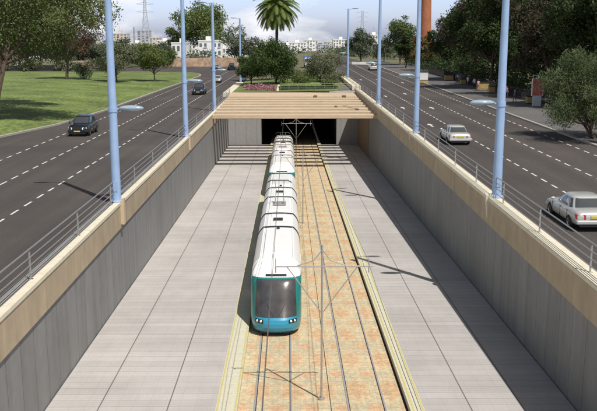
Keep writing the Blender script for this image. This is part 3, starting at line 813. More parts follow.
# ------------------------------------------------------------------ trees
def leaves_mesh(name, clumps, n, size, m, flat=.0, rng=None, droop=0.0):
    """leaf-sized faces spread through the crown's clumps, thicker towards each clump's skin"""
    g = np.random.default_rng(rng or 1)
    vol = np.array([c[1][0] * c[1][1] * c[1][2] for c in clumps]) ** .72; pr = vol / vol.sum()
    idx = g.choice(len(clumps), n, p=pr)
    C = np.array([c[0] for c in clumps])[idx]; Rr = np.array([c[1] for c in clumps])[idx]
    d = g.normal(size=(n, 3)); d /= np.linalg.norm(d, axis=1)[:, None]
    rad = g.uniform(.25, 1.0, n) ** .55 * (1 + .14 * g.normal(size=n))
    P = C + d * Rr * rad[:, None]
    nrmv = d * .6 + g.normal(size=(n, 3)) * .75 + np.array([0, 0, .25]); nrmv /= np.linalg.norm(nrmv, axis=1)[:, None]
    t = np.cross(nrmv, g.normal(size=(n, 3))); t /= np.linalg.norm(t, axis=1)[:, None]
    if droop: t = t * (1 - droop) + np.array([0, 0, -droop]); t /= np.linalg.norm(t, axis=1)[:, None]
    b = np.cross(nrmv, t); s = size * g.uniform(.6, 1.35, n)[:, None]
    asp = .5 if not droop else .22
    V = np.stack([P - t * s, P + b * s * asp, P + t * s, P - b * s * asp], 1).reshape(-1, 3)
    me = bpy.data.meshes.new(name); me.vertices.add(4 * n); me.vertices.foreach_set('co', V.ravel())
    me.loops.add(4 * n); me.loops.foreach_set('vertex_index', np.arange(4 * n)); me.polygons.add(n)
    me.polygons.foreach_set('loop_start', np.arange(0, 4 * n, 4)); me.polygons.foreach_set('loop_total', np.full(n, 4))
    me.materials.append(m); me.update(calc_edges=True); return me
def tree(x, y, z, label, H, cr, trunk_h, m, n=6000, size=.25, seed=1, cs=(.22, .46), cat='tree', group=None, name='tree', lean=(0, 0), nc=12, squash=.75, droop=0, core=True, tr=None):
    """H: total height, cr: crown radius, trunk_h: where the crown starts"""
    r = random.Random(seed)
    e = empty(name, (x, y, z), label, cat, group)
    ch = (H - trunk_h) / 2; cz_ = trunk_h + ch
    clumps = []
    for k in range(nc):
        th = r.uniform(0, 2 * math.pi); ph = math.acos(r.uniform(-.85, 1)); q = r.uniform(.45, .92)
        c = (lean[0] + cr * q * math.sin(ph) * math.cos(th), lean[1] + cr * q * math.sin(ph) * math.sin(th), cz_ + ch * q * math.cos(ph))
        s = cr * r.uniform(*cs) * r.choice((1, 1, .7))
        clumps.append((c, (s, s, min(s * squash * 1.1, ch))))
    clumps.append(((lean[0], lean[1], cz_), (cr * .55, cr * .55, ch * .6)))
    tw = tr or max(.10, H * .022)
    mb = MB(); top = Vector((lean[0] * .7, lean[1] * .7, trunk_h + ch * .5))
    mid = Vector((lean[0] * .25 + r.uniform(-.1, .1) * cr * .3, lean[1] * .25, trunk_h * .8))
    mb.tube([(0, 0, -.2), (0, 0, .3), mid, top], [tw * 1.5, tw * 1.1, tw * .85, tw * .4], 10)
    for c, s in clumps[:min(nc, 9)]:
        p = mid.lerp(top, r.uniform(0, .7)); c = Vector(c); q = p.lerp(c, .5) + Vector((0, 0, -.06 * cr))
        mb.tube([p, q, c], [tw * .5, tw * .3, tw * .1], 6)
    mb.build('trunk', MT['bark'], e)
    o = bpy.data.objects.new('crown', leaves_mesh('crown', clumps, n, size, m, rng=seed, droop=droop)); COL.objects.link(o); o.parent = e
    return e
def bush(x, y, z, label, rx, ry, h, m, n=1500, size=.14, seed=1, group=None, name='shrub', cat='shrub'):
    r = random.Random(seed); e = empty(name, (x, y, z), label, cat, group); cl = []
    for k in range(7):
        s = r.uniform(.35, .55)
        cl.append(((r.uniform(-.6, .6) * rx, r.uniform(-.6, .6) * ry, h * r.uniform(.25, .62)), (rx * s, ry * s, h * .38)))
    mb = MB()
    for k in range(5):
        c = cl[k][0]; mb.tube([(c[0] * .15, c[1] * .15, -.05), (c[0] * .6, c[1] * .6, c[2] * .5), c], [.05, .035, .015], 6)
    mb.build('stem', MT['bark'], e)
    o = bpy.data.objects.new('foliage', leaves_mesh('foliage', cl, n, size, m, rng=seed)); COL.objects.link(o); o.parent = e
    return e

# lawn trees on the left
tree(-30.2, 84, lz(-30, 84), 'big shady tree at the left edge of the lawn, its crown spreading over the grass', 19, 9.6, 4.6, MT['leaf_dry'], 46000, .14, 3, nc=60, cs=(.12, .27), lean=(1.6, 5), tr=.42)
tree(-36.3, 101, lz(-36, 101), 'tall dry-leaved tree just behind the big tree at the left edge of the lawn', 17, 7.6, 6.0, MT['leaf_dry'], 18000, .17, 4, nc=34, cs=(.14, .30), lean=(2.8, 3), tr=.28)
tree(-46, 173, lz(-46, 173), 'rusty brown tree with a leaning dark trunk in the middle of the lawn', 15, 6.4, 3.6, MT['leaf_rust'], 9000, .2, 5, nc=26, cs=(.15, .32), lean=(1.2, 0), tr=.3)
tree(-35.5, 172, lz(-35.5, 172), 'grey olive tree on the lawn behind the nearest left lamp post', 8.8, 5.0, 1.8, MT['leaf_olive'], 9000, .17, 6, nc=12)
tree(-28.6, 178, lz(-28.6, 178), 'round low-branched tree standing alone at the right end of the lawn', 8.4, 5.0, 1.9, MT['leaf_mid'], 10000, .17, 7, nc=13)
bush(-43, 176, lz(-43, 176), 'grey shrub on the lawn at the foot of the rusty brown tree', 2.4, 2, 3.6, MT['leaf_haze'], 1500, .16, 8)
bush(-40, 190, lz(-40, 190), 'olive green shrub on the lawn left of the grey olive tree', 3.0, 2, 4.2, MT['leaf_olive'], 1500, .18, 9)
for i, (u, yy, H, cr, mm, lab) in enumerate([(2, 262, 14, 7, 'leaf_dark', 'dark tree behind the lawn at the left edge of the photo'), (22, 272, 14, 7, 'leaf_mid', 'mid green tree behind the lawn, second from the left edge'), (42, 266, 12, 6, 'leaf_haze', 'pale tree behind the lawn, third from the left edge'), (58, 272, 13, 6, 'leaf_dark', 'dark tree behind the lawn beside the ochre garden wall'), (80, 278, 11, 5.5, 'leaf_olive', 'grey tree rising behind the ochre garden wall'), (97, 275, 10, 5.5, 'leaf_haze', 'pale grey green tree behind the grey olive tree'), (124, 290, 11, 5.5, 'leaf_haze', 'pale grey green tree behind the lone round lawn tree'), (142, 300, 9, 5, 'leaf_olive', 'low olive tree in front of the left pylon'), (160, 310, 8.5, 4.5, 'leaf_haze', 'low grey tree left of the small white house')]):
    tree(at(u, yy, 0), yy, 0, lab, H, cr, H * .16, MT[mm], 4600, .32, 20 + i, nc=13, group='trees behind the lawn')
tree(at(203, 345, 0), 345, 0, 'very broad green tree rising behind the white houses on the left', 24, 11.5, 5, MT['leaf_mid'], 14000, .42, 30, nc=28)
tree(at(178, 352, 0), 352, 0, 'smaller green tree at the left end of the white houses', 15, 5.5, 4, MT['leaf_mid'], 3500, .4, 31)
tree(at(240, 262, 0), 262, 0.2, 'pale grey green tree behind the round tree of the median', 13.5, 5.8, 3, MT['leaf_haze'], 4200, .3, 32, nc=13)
# median garden
GZ = lambda y: zg(0, y) + .1
tree(at(276, 158, .7), 158, .6, 'dense dark round tree on the median behind the canopy', 8.8, 6.0, 1.3, MT['leaf_deep'], 26000, .16, 40, nc=44, squash=.9, cs=(.15, .34))
tree(at(251, 162, .7), 162, .5, 'small dense green tree left of the round median tree', 6.6, 3.4, .8, MT['leaf_deep'], 7500, .16, 41, nc=14)
tree(at(319, 160, .8), 160, .8, 'wispy grey green tree on the right half of the median', 6.0, 4.2, .7, MT['leaf_olive'], 9000, .14, 42, nc=18)
for i, (u, yy, rx, h, mm, lab) in enumerate([(300, 156, 2.2, 2.3, 'leaf_light', 'light green shrub right of the round median tree'), (309, 170, 2.6, 3.2, 'leaf_light', 'loose light green shrub in the middle of the median'), (334, 156, 1.9, 2.9, 'leaf_olive', 'grey green shrub at the right end of the median'), (341, 166, 1.6, 2.2, 'leaf_wispy', 'small dark shrub by the right parapet of the median'), (292, 176, 2.4, 2.6, 'leaf_light', 'light green shrub behind the round median tree'), (326, 149, 1.5, 1.6, 'leaf_mid', 'low green shrub in front of the wispy median tree')]):
    bush(at(u, yy, .9), yy, GZ(yy), lab, rx, 1.8, h, MT[mm], 1500, .14, 50 + i)
cl = []
for k in range(150):
    y = R.uniform(430, 800); u = R.uniform(-60, 660); h = R.uniform(3, 6.5)
    cl.append(((at(u, y, 2), y, zg(at(u, y, 2), y) + h * .55), (R.uniform(5, 11), 6, h * .6)))
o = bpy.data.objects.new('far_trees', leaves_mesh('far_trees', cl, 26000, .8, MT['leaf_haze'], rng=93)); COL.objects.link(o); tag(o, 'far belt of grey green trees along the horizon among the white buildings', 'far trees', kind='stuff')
cl = [((R.uniform(-150, -52), R.uniform(254, 259), R.uniform(.6, 2.6)), (2.6, 2, 1.6)) for _ in range(70)]
o = bpy.data.objects.new('hedge', leaves_mesh('hedge', cl, 9000, .34, MT['leaf_olive'], rng=94)); COL.objects.link(o); tag(o, 'ragged olive green hedgerow along the back of the lawn', 'hedge', kind='stuff')
cl = []
for k in range(70):
    y = R.uniform(300, 430); u = R.uniform(286, 470); xx = at(u, y, 2); h = R.uniform(2, 4.5)
    if xx < 26 and y < 425: continue
    cl.append(((xx, y, zg(xx, y) + h * .5), (R.uniform(3, 6), 4, h * .6)))
for k in range(60):
    y = R.uniform(308, 420); u = R.uniform(60, 250); xx = at(u, y, 0); h = R.uniform(3, 6)
    if xx > -26: continue
    cl.append(((xx, y, h * .5), (R.uniform(3, 6), 4, h * .6)))
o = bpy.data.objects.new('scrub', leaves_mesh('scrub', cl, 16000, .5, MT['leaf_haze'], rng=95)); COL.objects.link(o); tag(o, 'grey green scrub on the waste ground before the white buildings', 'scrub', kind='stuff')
# palm
def palm(x, y, z, H, Lf):
    e = empty('palm_tree', (x, y, z), 'tall date palm with arching fronds rising above the median', 'palm tree')
    mb = MB(); pts = [(.25 * math.sin(t * 1.5), 0, H * t) for t in [k / 14 for k in range(15)]]
    mb.tube(pts, [.42 if i == 0 else .30 + .03 * (i % 2) for i in range(15)], 12); mb.ell((pts[-1][0], 0, H), (.62, .62, .8)); mb.build('trunk', MT['bark'], e)
    r = random.Random(4); mb = MB()
    for k in range(84):
        a = 2.39996 * k; el = math.radians(86 - 122 * (k / 83) ** .85); L_ = Lf * r.uniform(.88, 1.06); p = Vector((pts[-1][0], 0, H + .3)); d = Vector((math.cos(a) * math.cos(el), math.sin(a) * math.cos(el), math.sin(el)))
        spine = []; S = 13
        for i in range(S + 1):
            spine.append(p.copy()); p = p + d * (L_ / S); d = (d + Vector((0, 0, -.125 - .05 * (i / S)))).normalized()
        mb.tube(spine, [.06 * (1 - .8 * i / S) for i in range(S + 1)], 4, caps=False)
        side = d.cross(Vector((0, 0, 1))).normalized(); side = Vector((-math.sin(a), math.cos(a), 0))
        for i in range(1, S * 3):
            f = i / (S * 3); j = min(int(f * S), S - 1); q = spine[j].lerp(spine[j + 1], f * S - j); tn = (spine[j + 1] - spine[j]).normalized()
            ll = Lf * .21 * math.sin(math.pi * min(1, f * .85 + .13)) + .1
            for s in (-1, 1):
                tip = q + (side * s * .72 + tn * .55 + Vector((0, 0, -.38 + r.uniform(-.1, .1)))) * ll
                w = tn * .11
                mb.add([q - w, q + w, tip], [(0, 1, 2)])
    mb.build('frond_crown', MT['leaf_palm'], e)
palm(at(276, 182, 1), 182, GZ(182), 14.9, 6.2)
# right side trees
zr = lambda y: z_right(y) + .1
RT = [(35.2, 156, 17.5, 7.0, 'leaf_darkbrown', 2.6, 'tall brownish tree at the left end of the dark tree row'),
      (33.0, 134, 18, 7.2, 'leaf_dark', 2.6, 'dark tree in the row, just left of the nearest right lamp post'),
      (36.0, 114, 18, 7.4, 'leaf_darkbrown', 2.7, 'dark tree with brown patches in the row, just right of the nearest right lamp post'),
      (37.5, 97, 18, 7.4, 'leaf_dark', 2.6, 'dark tree above the red panel'),
      (41, 83, 18, 7.4, 'leaf_mid', 2.8, 'greener tree at the right end of the dark tree row')]
for i, (x, y, H, cr, mm, th, lab) in enumerate(RT):
    tree(x, y, zr(y), lab, H, cr, th, MT[mm], 30000, .19, 60 + i, nc=58, cs=(.14, .34), group='dark trees along the right sidewalk', tr=.34)
for i, (x, y, lab) in enumerate([(46, 160, 'dark tree of the rear row behind the tall brownish tree'), (45.5, 136, 'dark tree of the rear row left of the nearest right lamp post'), (47, 117, 'dark tree of the rear row right of the nearest right lamp post'), (49, 100, 'dark tree of the rear row behind the red panel'), (46, 182, 'dark tree of the rear row at its far left end'), (53, 88, 'dark tree of the rear row at the right edge of the photo'), (48, 214, 'dark tree of the rear row beside the brick chimney'), (40, 141, 'dark low tree between the tall brownish tree and its right hand neighbour'), (42, 122, 'dark low tree hidden behind the nearest right lamp post')]):
    tree(x, y, zr(y), lab, 16, 7.8, .9, MT['leaf_dark'], 15000, .26, 70 + i, nc=30, group='dark trees along the right sidewalk')
cl = [((32.0 + max(0, (110 - y)) * .12 + R.uniform(1.2, 5.0), y, zr(y) + R.uniform(.4, 2.9)), (1.7, 1.8, 1.3)) for y in np.linspace(62, 238, 130)]  # dark leaf clumps added to darken the space under the crowns
cl += [((R.uniform(36, 75), y, zr(y) + R.uniform(.8, 3.5)), (3.2, 3, 2.2)) for y in np.linspace(150, 275, 90)]
o = bpy.data.objects.new('undergrowth', leaves_mesh('undergrowth', cl, 36000, .24, MT['leaf_dark'], rng=92)); COL.objects.link(o); tag(o, 'dark undergrowth added to deepen the darkness below the tree row, behind the iron fence', 'undergrowth', kind='stuff')
tree(25.9, 69, zr(69), 'feathery olive tree leaning over the kerb at the right edge of the photo', 7.9, 4.4, .1, MT['leaf_wispy'], 36000, .15, 80, nc=44, cs=(.18, .38), lean=(-.75, -.3), droop=.45)
tree(at(361, 252, 2.3), 252, 2.3, 'grey green tree left of centre beyond the end of the right road', 10.5, 5.0, 1.2, MT['leaf_haze'], 6500, .26, 81, nc=18)
tree(at(400, 236, 2.3), 236, 2.3, 'light green tree behind the third right lamp post', 14.5, 5.2, 1.6, MT['leaf_light'], 8000, .26, 82, nc=20)
tree(at(406, 215, 2.1), 215, 2.1, 'dark slim tree in front of the light green tree', 8.8, 3.0, 1.4, MT['leaf_dark'], 3600, .24, 83, nc=10)
tree(at(424, 200, 2), 200, 2, 'orange tinged green tree at the foot of the brick chimney', 8.6, 3.4, 2, MT['leaf_orange'], 4000, .24, 84, nc=12)
tree(at(384, 275, 2.3), 275, 2.3, 'small grey green tree between the second and third right lamp posts', 8, 4, 1.5, MT['leaf_haze'], 2600, .28, 85)
tree(at(443, 190, 2), 190, 2, 'dark tree between the brick chimney and the dark tree row', 11, 3.6, 2, MT['leaf_dark'], 4800, .24, 86, nc=12)

# ------------------------------------------------------------------ median parapets, bed, hedge
for s, x0, x1, lab in ((-1, -10.6, -9.2, 'cream stone parapet along the left side of the median garden'), (1, 10.4, 11.8, 'cream stone parapet along the right side of the median garden')):
    mb = MB(); prism(mb, x0, x1, frange(134.2, 170, 6), lambda y: zg(x0, y) - .2, lambda y: zg(x0, y) + .62); tag(bevel(mb.build('parapet', MT['coping']), .03), lab, 'parapet')
mb = MB()
for (a, b, c, d) in ((-9.1, -1.9, 136, 152), ): mb.add([(a, c, .62), (b, c, .72), (b, d, .80), (a, d, .62)], [(0, 1, 2, 3)])
struct('planting_soil', mb, MT['earth'])
mb = MB(); mb.add([(-9.1, 134.05, .70), (10.4, 134.05, 1.0), (10.4, 176, 1.45), (-9.1, 176, .55)], [(0, 1, 2, 3)]); struct('median_lawn', mb, MT['grass'])
cl = [((R.uniform(-7.6, -2.4), R.uniform(137, 151), .82 + R.uniform(0, .25)), (.7, .7, .38)) for _ in range(46)]
o = bpy.data.objects.new('flower_bed', leaves_mesh('flower_bed', cl, 5200, .12, MT['flower'], rng=90)); COL.objects.link(o); tag(o, 'bed of pink and crimson flowers in front of the round tree', 'flower bed', kind='stuff')
mb = MB(); mb.box(-1.9, -1.55, 135.5, 153, .45, 1.02); tag(bevel(mb.build('bed_kerb', MT['coping']), .03), 'cream stone edging on the right side of the pink flower bed', 'edging')
e = empty('hedge', (3, 139, .9), 'low dark clipped hedge between the flower bed and the right parapet', 'hedge')
mb = MB(); mb.box(-4.2, 5.0, -.5, .5, -.2, .55); mb.build('core', MT['hedge'], e)
g = np.random.default_rng(3)
o = bpy.data.objects.new('foliage', leaves_mesh('foliage', [((x, R.uniform(-.4, .4), .35), (.5, .5, .33)) for x in np.linspace(-4.2, 5, 24)], 2600, .09, MT['leaf_dark'], rng=91)); COL.objects.link(o); o.parent = e
e = empty('metal_railing', (8.2, 136, .95), 'thin metal railing at the rear edge of the canopy right of the hedge', 'railing')
for h in (.35, .7, 1.05):
    mb = MB(); mb.tube([(-9.5, 0, h), (2.2, 0, h)], .022, 6); mb.build('rail', MT['steel'], e)
for k in range(9):
    mb = MB(); x = -9.5 + k * 11.7 / 8; mb.tube([(x, 0, -.2), (x, 0, 1.05)], .025, 6); mb.build('post', MT['steel'], e)

# ------------------------------------------------------------------ far walls and buildings
def wallbox(name, u0, u1, y, z0, z1, m, label, cat='wall', th=.6):
    mb = MB(); x0, x1 = at(u0, y, 0), at(u1, y, 0); N = 24; r = random.Random(int(u0 * 7 + y)); n = max(2, int((x1 - x0) / 4)); ts = [x0 + (x1 - x0) * k / n for k in range(n + 1)]
    hs = [z1 + r.uniform(-.25, .25) for _ in ts]
    for a, b, ha, hb in zip(ts[:-1], ts[1:], hs[:-1], hs[1:]):
        mb.hexa([(a, y, z0), (b, y, z0), (b, y + th, z0), (a, y + th, z0), (a, y, ha), (b, y, hb), (b, y + th, hb), (a, y + th, ha)])
    return tag(mb.build(name, m), label, cat)
wallbox('stone_wall', 164, 247, 303, -.3, high(57.5, 303), MT['stone_wall'], 'rough ochre stone wall along the far side of the left road junction')
wallbox('stone_wall', 70, 92, 262, -.3, high(61, 262), MT['stone_wall'], 'ochre stone wall behind the lawn trees left of the nearest lamp post')
wallbox('garden_wall', 0, 62, 258, -.3, high(65, 258), MT['fence'], 'dark low wall along the back of the lawn at the left edge')
def building(u0, u1, v0, y, zb, m, label, floors, cols, dep=12, roof=True, seed=1):
    x0, x1 = at(u0, y, zb), at(u1, y, zb); z1 = high(v0, y); e = empty('building', ((x0 + x1) / 2, y, zb), label, 'building', 'white buildings on the skyline')
    w = (x1 - x0) / 2; h = z1 - zb; r = random.Random(seed)
    mb = MB(); mb.box(-w, w, 0, dep, -2, h); mb.build('wall', m, e)
    mb = MB(); mb.box(-w - .15, w + .15, -.15, dep + .15, h, h + .5); rf = mb.build('roof', m, e)
    if roof:
        mb = MB(); a = r.uniform(-.5, .2) * w; mb.box(a, a + w * .45, 2, 7, h + .5, h + .5 + max(1.5, h * .14)); mb.build('stair_tower', m, rf)
        mb = MB(); mb.tube([(a + w * .2, 3, h), (a + w * .2, 3, h + 3.5 + h * .15)], .08, 5); mb.build('antenna', MT['steel'], rf)
    fh = h / floors; cw = 2 * w / cols
    wm = MB(); wm.box(-cw * .27, cw * .27, -.06, .1, -fh * .25, fh * .22); me = wm.mesh('window', MT['window'])
    sm = MB(); sm.box(-cw * .33, cw * .33, -.35, 0, -fh * .32, -fh * .26); ms = sm.mesh('balcony', m)
    for f in range(floors):
        for c in range(cols):
            if r.random() < .12: continue
            o = bpy.data.objects.new('window', me); COL.objects.link(o); o.parent = e; o.location = (-w + cw * (c + .5), 0, fh * (f + .55))
            if (c + f) % 3 == 0:
                s = bpy.data.objects.new('sill', ms); COL.objects.link(s); s.parent = o
    return e
B = [(172, 186, 43.5, 325, 'bwhite', 2, 3, 'small white house with flat roof left of the second lamp post'),
     (199, 222, 41.5, 330, 'bwhite', 3, 5, 'white house with flat roof between the second and third lamp posts'),
     (222, 247, 38.0, 338, 'bwhite', 3, 6, 'larger white building right of the third left lamp post'),
     (114, 128, 34.0, 620, 'bcream', 9, 4, 'cream tower block behind the lawn right of the nearest left lamp post'),
     (128, 146, 43, 640, 'bwhite', 4, 5, 'low white building between the cream tower block and the left pylon'),
     (138, 150, 31, 700, 'bgrey', 10, 3, 'grey tower block behind the left pylon'),
     (18, 27, 61, 290, 'bwhite', 1, 2, 'white hut seen under the trees at the left edge'),
     (289, 306, 43, 560, 'bwhite', 4, 6, 'broad white building right of the palm'),
     (304, 318, 40.5, 600, 'bwhite', 6, 5, 'taller white building behind the broad one right of the palm'),
     (318, 328, 45, 560, 'bgrey', 3, 4, 'low grey building left of the fourth right lamp post'),
     (333, 347, 40, 520, 'bwhite', 5, 5, 'white block directly behind the fourth right lamp post'),
     (352, 362, 44, 540, 'bcream', 4, 4, 'cream block behind the grey green tree beyond the right road'),
     (366, 381, 35.5, 480, 'bwhite', 6, 5, 'bright white block left of the third right lamp post'),
     (246, 262, 44, 600, 'bwhite', 4, 6, 'white building half hidden behind the round median tree'),
     (150, 172, 47, 560, 'bpink', 3, 7, 'long low pinkish building right of the left pylon')]
B += [(60, 74, 47, 520, 'bwhite', 4, 5, 'white building seen through the rusty brown tree'),
      (84, 98, 40, 600, 'bcream', 6, 5, 'cream block behind the grey olive tree, left of the nearest left lamp post'),
      (100, 112, 45, 560, 'bwhite', 4, 4, 'white block touching the nearest left lamp post behind the lawn'),
      (158, 174, 41, 590, 'bwhite', 5, 5, 'white block between the left pylon and the small white house'),
      (150, 160, 38, 680, 'bcream', 7, 3, 'narrow cream tower just right of the left pylon'),
      (186, 199, 45, 480, 'bwhite', 3, 4, 'low white block filling the gap between the two white houses'),
      (262, 274, 42, 640, 'bcream', 5, 4, 'cream block behind the palm trunk'),
      (279, 291, 45.5, 500, 'bwhite', 3, 5, 'low white row right of the palm trunk'),
      (325, 334, 42.5, 640, 'bcream', 5, 4, 'narrow cream block left of the white block at the fourth right lamp post'),
      (346, 356, 42.5, 600, 'bwhite', 4, 4, 'white block right of the fourth right lamp post, behind the grey green tree'),
      (380, 392, 42, 560, 'bwhite', 4, 4, 'white block behind the third right lamp post'),
      (30, 48, 52, 420, 'bwhite', 3, 5, 'white house glimpsed between the trees behind the lawn')]
for i, (u0, u1, v0, y, mm, fl, cl_, lab) in enumerate(B):
    building(u0, u1, v0, y, zg(at((u0 + u1) / 2, y, 0), y), MT[mm], lab, fl, cl_, seed=i, roof=(i != 6))
# brick chimney
yC = 300; xC = at(424.6, yC, 2); e = empty('brick_chimney', (xC, yC, 2.3), 'tall tapering red brick factory chimney behind the trees on the right', 'chimney')
mb = MB(); mb.tube([(0, 0, -1), (0, 0, 14), (0, 0, 32)], [2.35, 2.0, 1.62], 24); mb.build('shaft', MT['brick'], e)
mb = MB(); mb.tube([(0, 0, 31.6), (0, 0, 32.0), (0, 0, 32.9)], [1.68, 1.95, 1.85], 24); mb.build('crown_ring', MT['brick'], e)
mb = MB()
for z in (8, 14, 20, 26): mb.tube([(0, 0, z), (0, 0, z + .25)], [2.3 - z * .022] * 2, 24)
mb.build('iron_band', MT['bark'], e)
mb = MB(); mb.box(-4.5, 4.5, -4, 4, -1, 5.5); mb.build('base_house', MT['brick'], e)
# pylons
def pylon(u, y, vtop, label, wb):
    z0 = zg(at(u, y, 0), y); H = high(vtop, y) - z0
    e = empty('electricity_pylon', (at(u, y, z0), y, z0), label, 'pylon', 'lattice pylons on the skyline'); mb = MB(); r = wb * .026
    w = lambda z: wb * (1 - .82 * min(1, z / (H * .75))) if z < H * .75 else wb * .18
    lv = [H * t for t in (0, .14, .27, .39, .5, .6, .69, .77, .85, .93, 1)]
    cs = [(-1, -1), (1, -1), (1, 1), (-1, 1)]
    for a, b in zip(lv[:-1], lv[1:]):
        for k in range(4):
            p, q = cs[k], cs[(k + 1) % 4]; wa, wb_ = w(a), w(b)
            P = lambda c, ww, z: (c[0] * ww, c[1] * ww, z)
            mb.tube([P(p, wa, a), P(p, wb_, b)], r, 4); mb.tube([P(p, wa, a), P(q, wb_, b)], r * .6, 4); mb.tube([P(q, wa, a), P(p, wb_, b)], r * .6, 4); mb.tube([P(p, wb_, b), P(q, wb_, b)], r * .6, 4)
    mb.build('lattice_tower', MT['pylon'], e)
    for t in (.72, .84, .95):
        mb = MB(); z = H * t; L_ = wb * 1.35
        mb.tube([(-L_, 0, z + .3), (0, -w(z), z), (L_, 0, z + .3)], r, 4); mb.tube([(-L_, 0, z + .3), (0, w(z), z + H * .04), (L_, 0, z + .3)], r, 4); mb.build('cross_arm', MT['pylon'], e)
pylon(147, 420, -6, 'tall lattice pylon behind the lawn on the left', 3.3)
pylon(362, 620, 11, 'lattice pylon behind the white blocks beyond the right road', 3.6)
mb = MB(); mb.tube([(0, 0, -1), (0, 0, high(27, 330))], [.32, .25], 10); o = mb.build('utility_pole', MT['mast'], loc=(at(135.5, 330, 0), 330, 0)); tag(o, 'plain grey utility pole left of the tall lattice pylon', 'pole')

# ------------------------------------------------------------------ right sidewalk furniture
e = empty('picket_fence', (33, 110, 0), 'dark iron fence under the trees along the back of the right sidewalk', 'fence')
fx = lambda y: 31.6 + max(0, (110 - y)) * .12
for hh in (.25, 1.35):
    mb = MB(); mb.tube([(fx(y) - 33, y - 110, zr(y) + hh) for y in frange(62, 186, 6)], .04, 5); mb.build('rail', MT['fence'], e)
mb = MB()
for y in frange(62, 186, .35): x = fx(y) - 33; z = zr(y); mb.box(x - .03, x + .03, y - 110 - .03, y - 110 + .03, z, z + 1.5)
pk = mb.build('pickets', MT['fence'], e); pk['kind'] = 'stuff'
wy = [62, 100, 150, 200]
mb = MB(); prism(mb, 56, 57, wy, lambda y: zr(y) - .5, lambda y: zr(y) + 5.0); tag(mb.build('garden_wall', MT['fence']), 'dark high wall in the shade behind the rear row of trees', 'wall')
def on_walk(u, X):
    y = X * FPX / (u - U0)
    for _ in range(20): y = (X * FPX / (u - U0) - (ZC - z_right(y)) * SP) / CP
    return X, y
def kiosk(u, v, w, h, m, label, red=False):
    x, y = on_walk(u, 30.5); e = empty('kiosk' if not red else 'billboard', (x, y, zr(y)), label, 'kiosk' if not red else 'billboard', None if red else 'ochre kiosks under the trees')
    if red:
        mb = MB(); mb.box(-w / 2, w / 2, -.2, .2, 1.3, 1.3 + h); bevel(mb.build('panel', m, e), .04)
        mb = MB(); mb.box(-w / 2 - .06, w / 2 + .06, -.14, .14, 1.24, 1.36 + h); mb.build('frame', MT['whitepanel'], e)
        mb = MB(); mb.box(-w * .38, w * .38, -.22, .22, 0, 1.24); mb.build('plinth', MT['bgrey'], e)
    else:
        mb = MB(); mb.box(-w / 2, w / 2, -.4, .4, .12, h); bevel(mb.build('cabinet', m, e), .04)
        mb = MB(); mb.box(-w / 2 - .08, w / 2 + .08, -.48, .48, h, h + .1); mb.build('lid', MT['fence'], e)
        mb = MB(); mb.box(-w / 2 + .1, w / 2 - .1, -.36, .36, 0, .12); mb.build('foot', MT['fence'], e)
        mb = MB(); mb.box(-w * .3, w * .3, -.43, -.4, .35, h * .85); mb.build('door', m, e)
kiosk(537, 100, 1.25, 2.0, MT['redpanel'], 'red advertising panel on a grey plinth below the dark trees', True)
kiosk(529.5, 97, .7, .95, MT['ochre'], 'small ochre cabinet left of the red advertising panel')
kiosk(449, 78, 1.6, 1.0, MT['ochre'], 'ochre cabinet farthest left under the tree row')
kiosk(463, 82, .9, .9, MT['ochre'], 'small ochre cabinet left of the two walking people')
kiosk(483, 84, 1.8, 1.2, MT['ochre'], 'wide ochre cabinet right of the two walking people')
kiosk(492, 86, .8, 1.0, MT['ochre'], 'narrow ochre cabinet beside the nearest right lamp post')
x, y = ground(424, 83, zr); e = empty('hoarding', (x - 0.3, y, zr(y)), 'white hoarding panel with an ochre foot by the kerb at the chimney', 'hoarding')
mb = MB(); mb.box(-1.0, 1.0, -.08, .08, .55, 1.75); bevel(mb.build('panel', MT['whitepanel'], e), .02)
mb = MB(); mb.box(-1.1, 1.1, -.3, .3, 0, .38); bevel(mb.build('foot', MT['ochre'], e), .03)
for s in (-.8, .8):
    mb = MB(); mb.box(s - .04, s + .04, -.04, .04, .38, .56); mb.build('leg', MT['steel'], e)
# blue lorry beyond the median
x, y = at(308, 240, 1.5), 240; e = empty('lorry', (x, y, zg(x, y)), 'blue lorry parked beyond the shrubs of the median', 'lorry')
mb = MB(); mb.box(-1.2, 1.2, -2, 4, .9, 3.2); bevel(mb.build('cargo_box', MT['shirt_blue'], e), .05)
mb = MB(); mb.box(-1.1, 1.1, -4, -2.1, .6, 2.7); bevel(mb.build('cab', MT['whitepanel'], e), .2, 3)
mb = MB(); mb.box(-.95, .95, -4.03, -3.9, 1.6, 2.4); mb.build('windscreen', MT['glass'], e)
for sx in (-1, 1):
    for yy in (-3, 2.5):
        o = bpy.data.objects.new('wheel', TY); COL.objects.link(o); o.parent = e; o.location = (sx * 1.05, yy, .45); o.scale = (1.4,) * 3
mb = MB(); pts = [(at(u, yy, 2.2), yy) for u, yy in [(347, 246), (352, 244), (360, 243), (372, 242), (390, 241)]]
for (a, b), (c, d) in zip(pts[:-1], pts[1:]): mb.hexa([(a, b, 2.0), (c, d, 2.0), (c, d + .3, 2.0), (a, b + .3, 2.0), (a, b, 3.05), (c, d, 3.0), (c, d + .3, 3.0), (a, b + .3, 3.05)])
tag(mb.build('low_wall', MT['bwhite']), 'low white wall across the far end of the right road', 'wall')

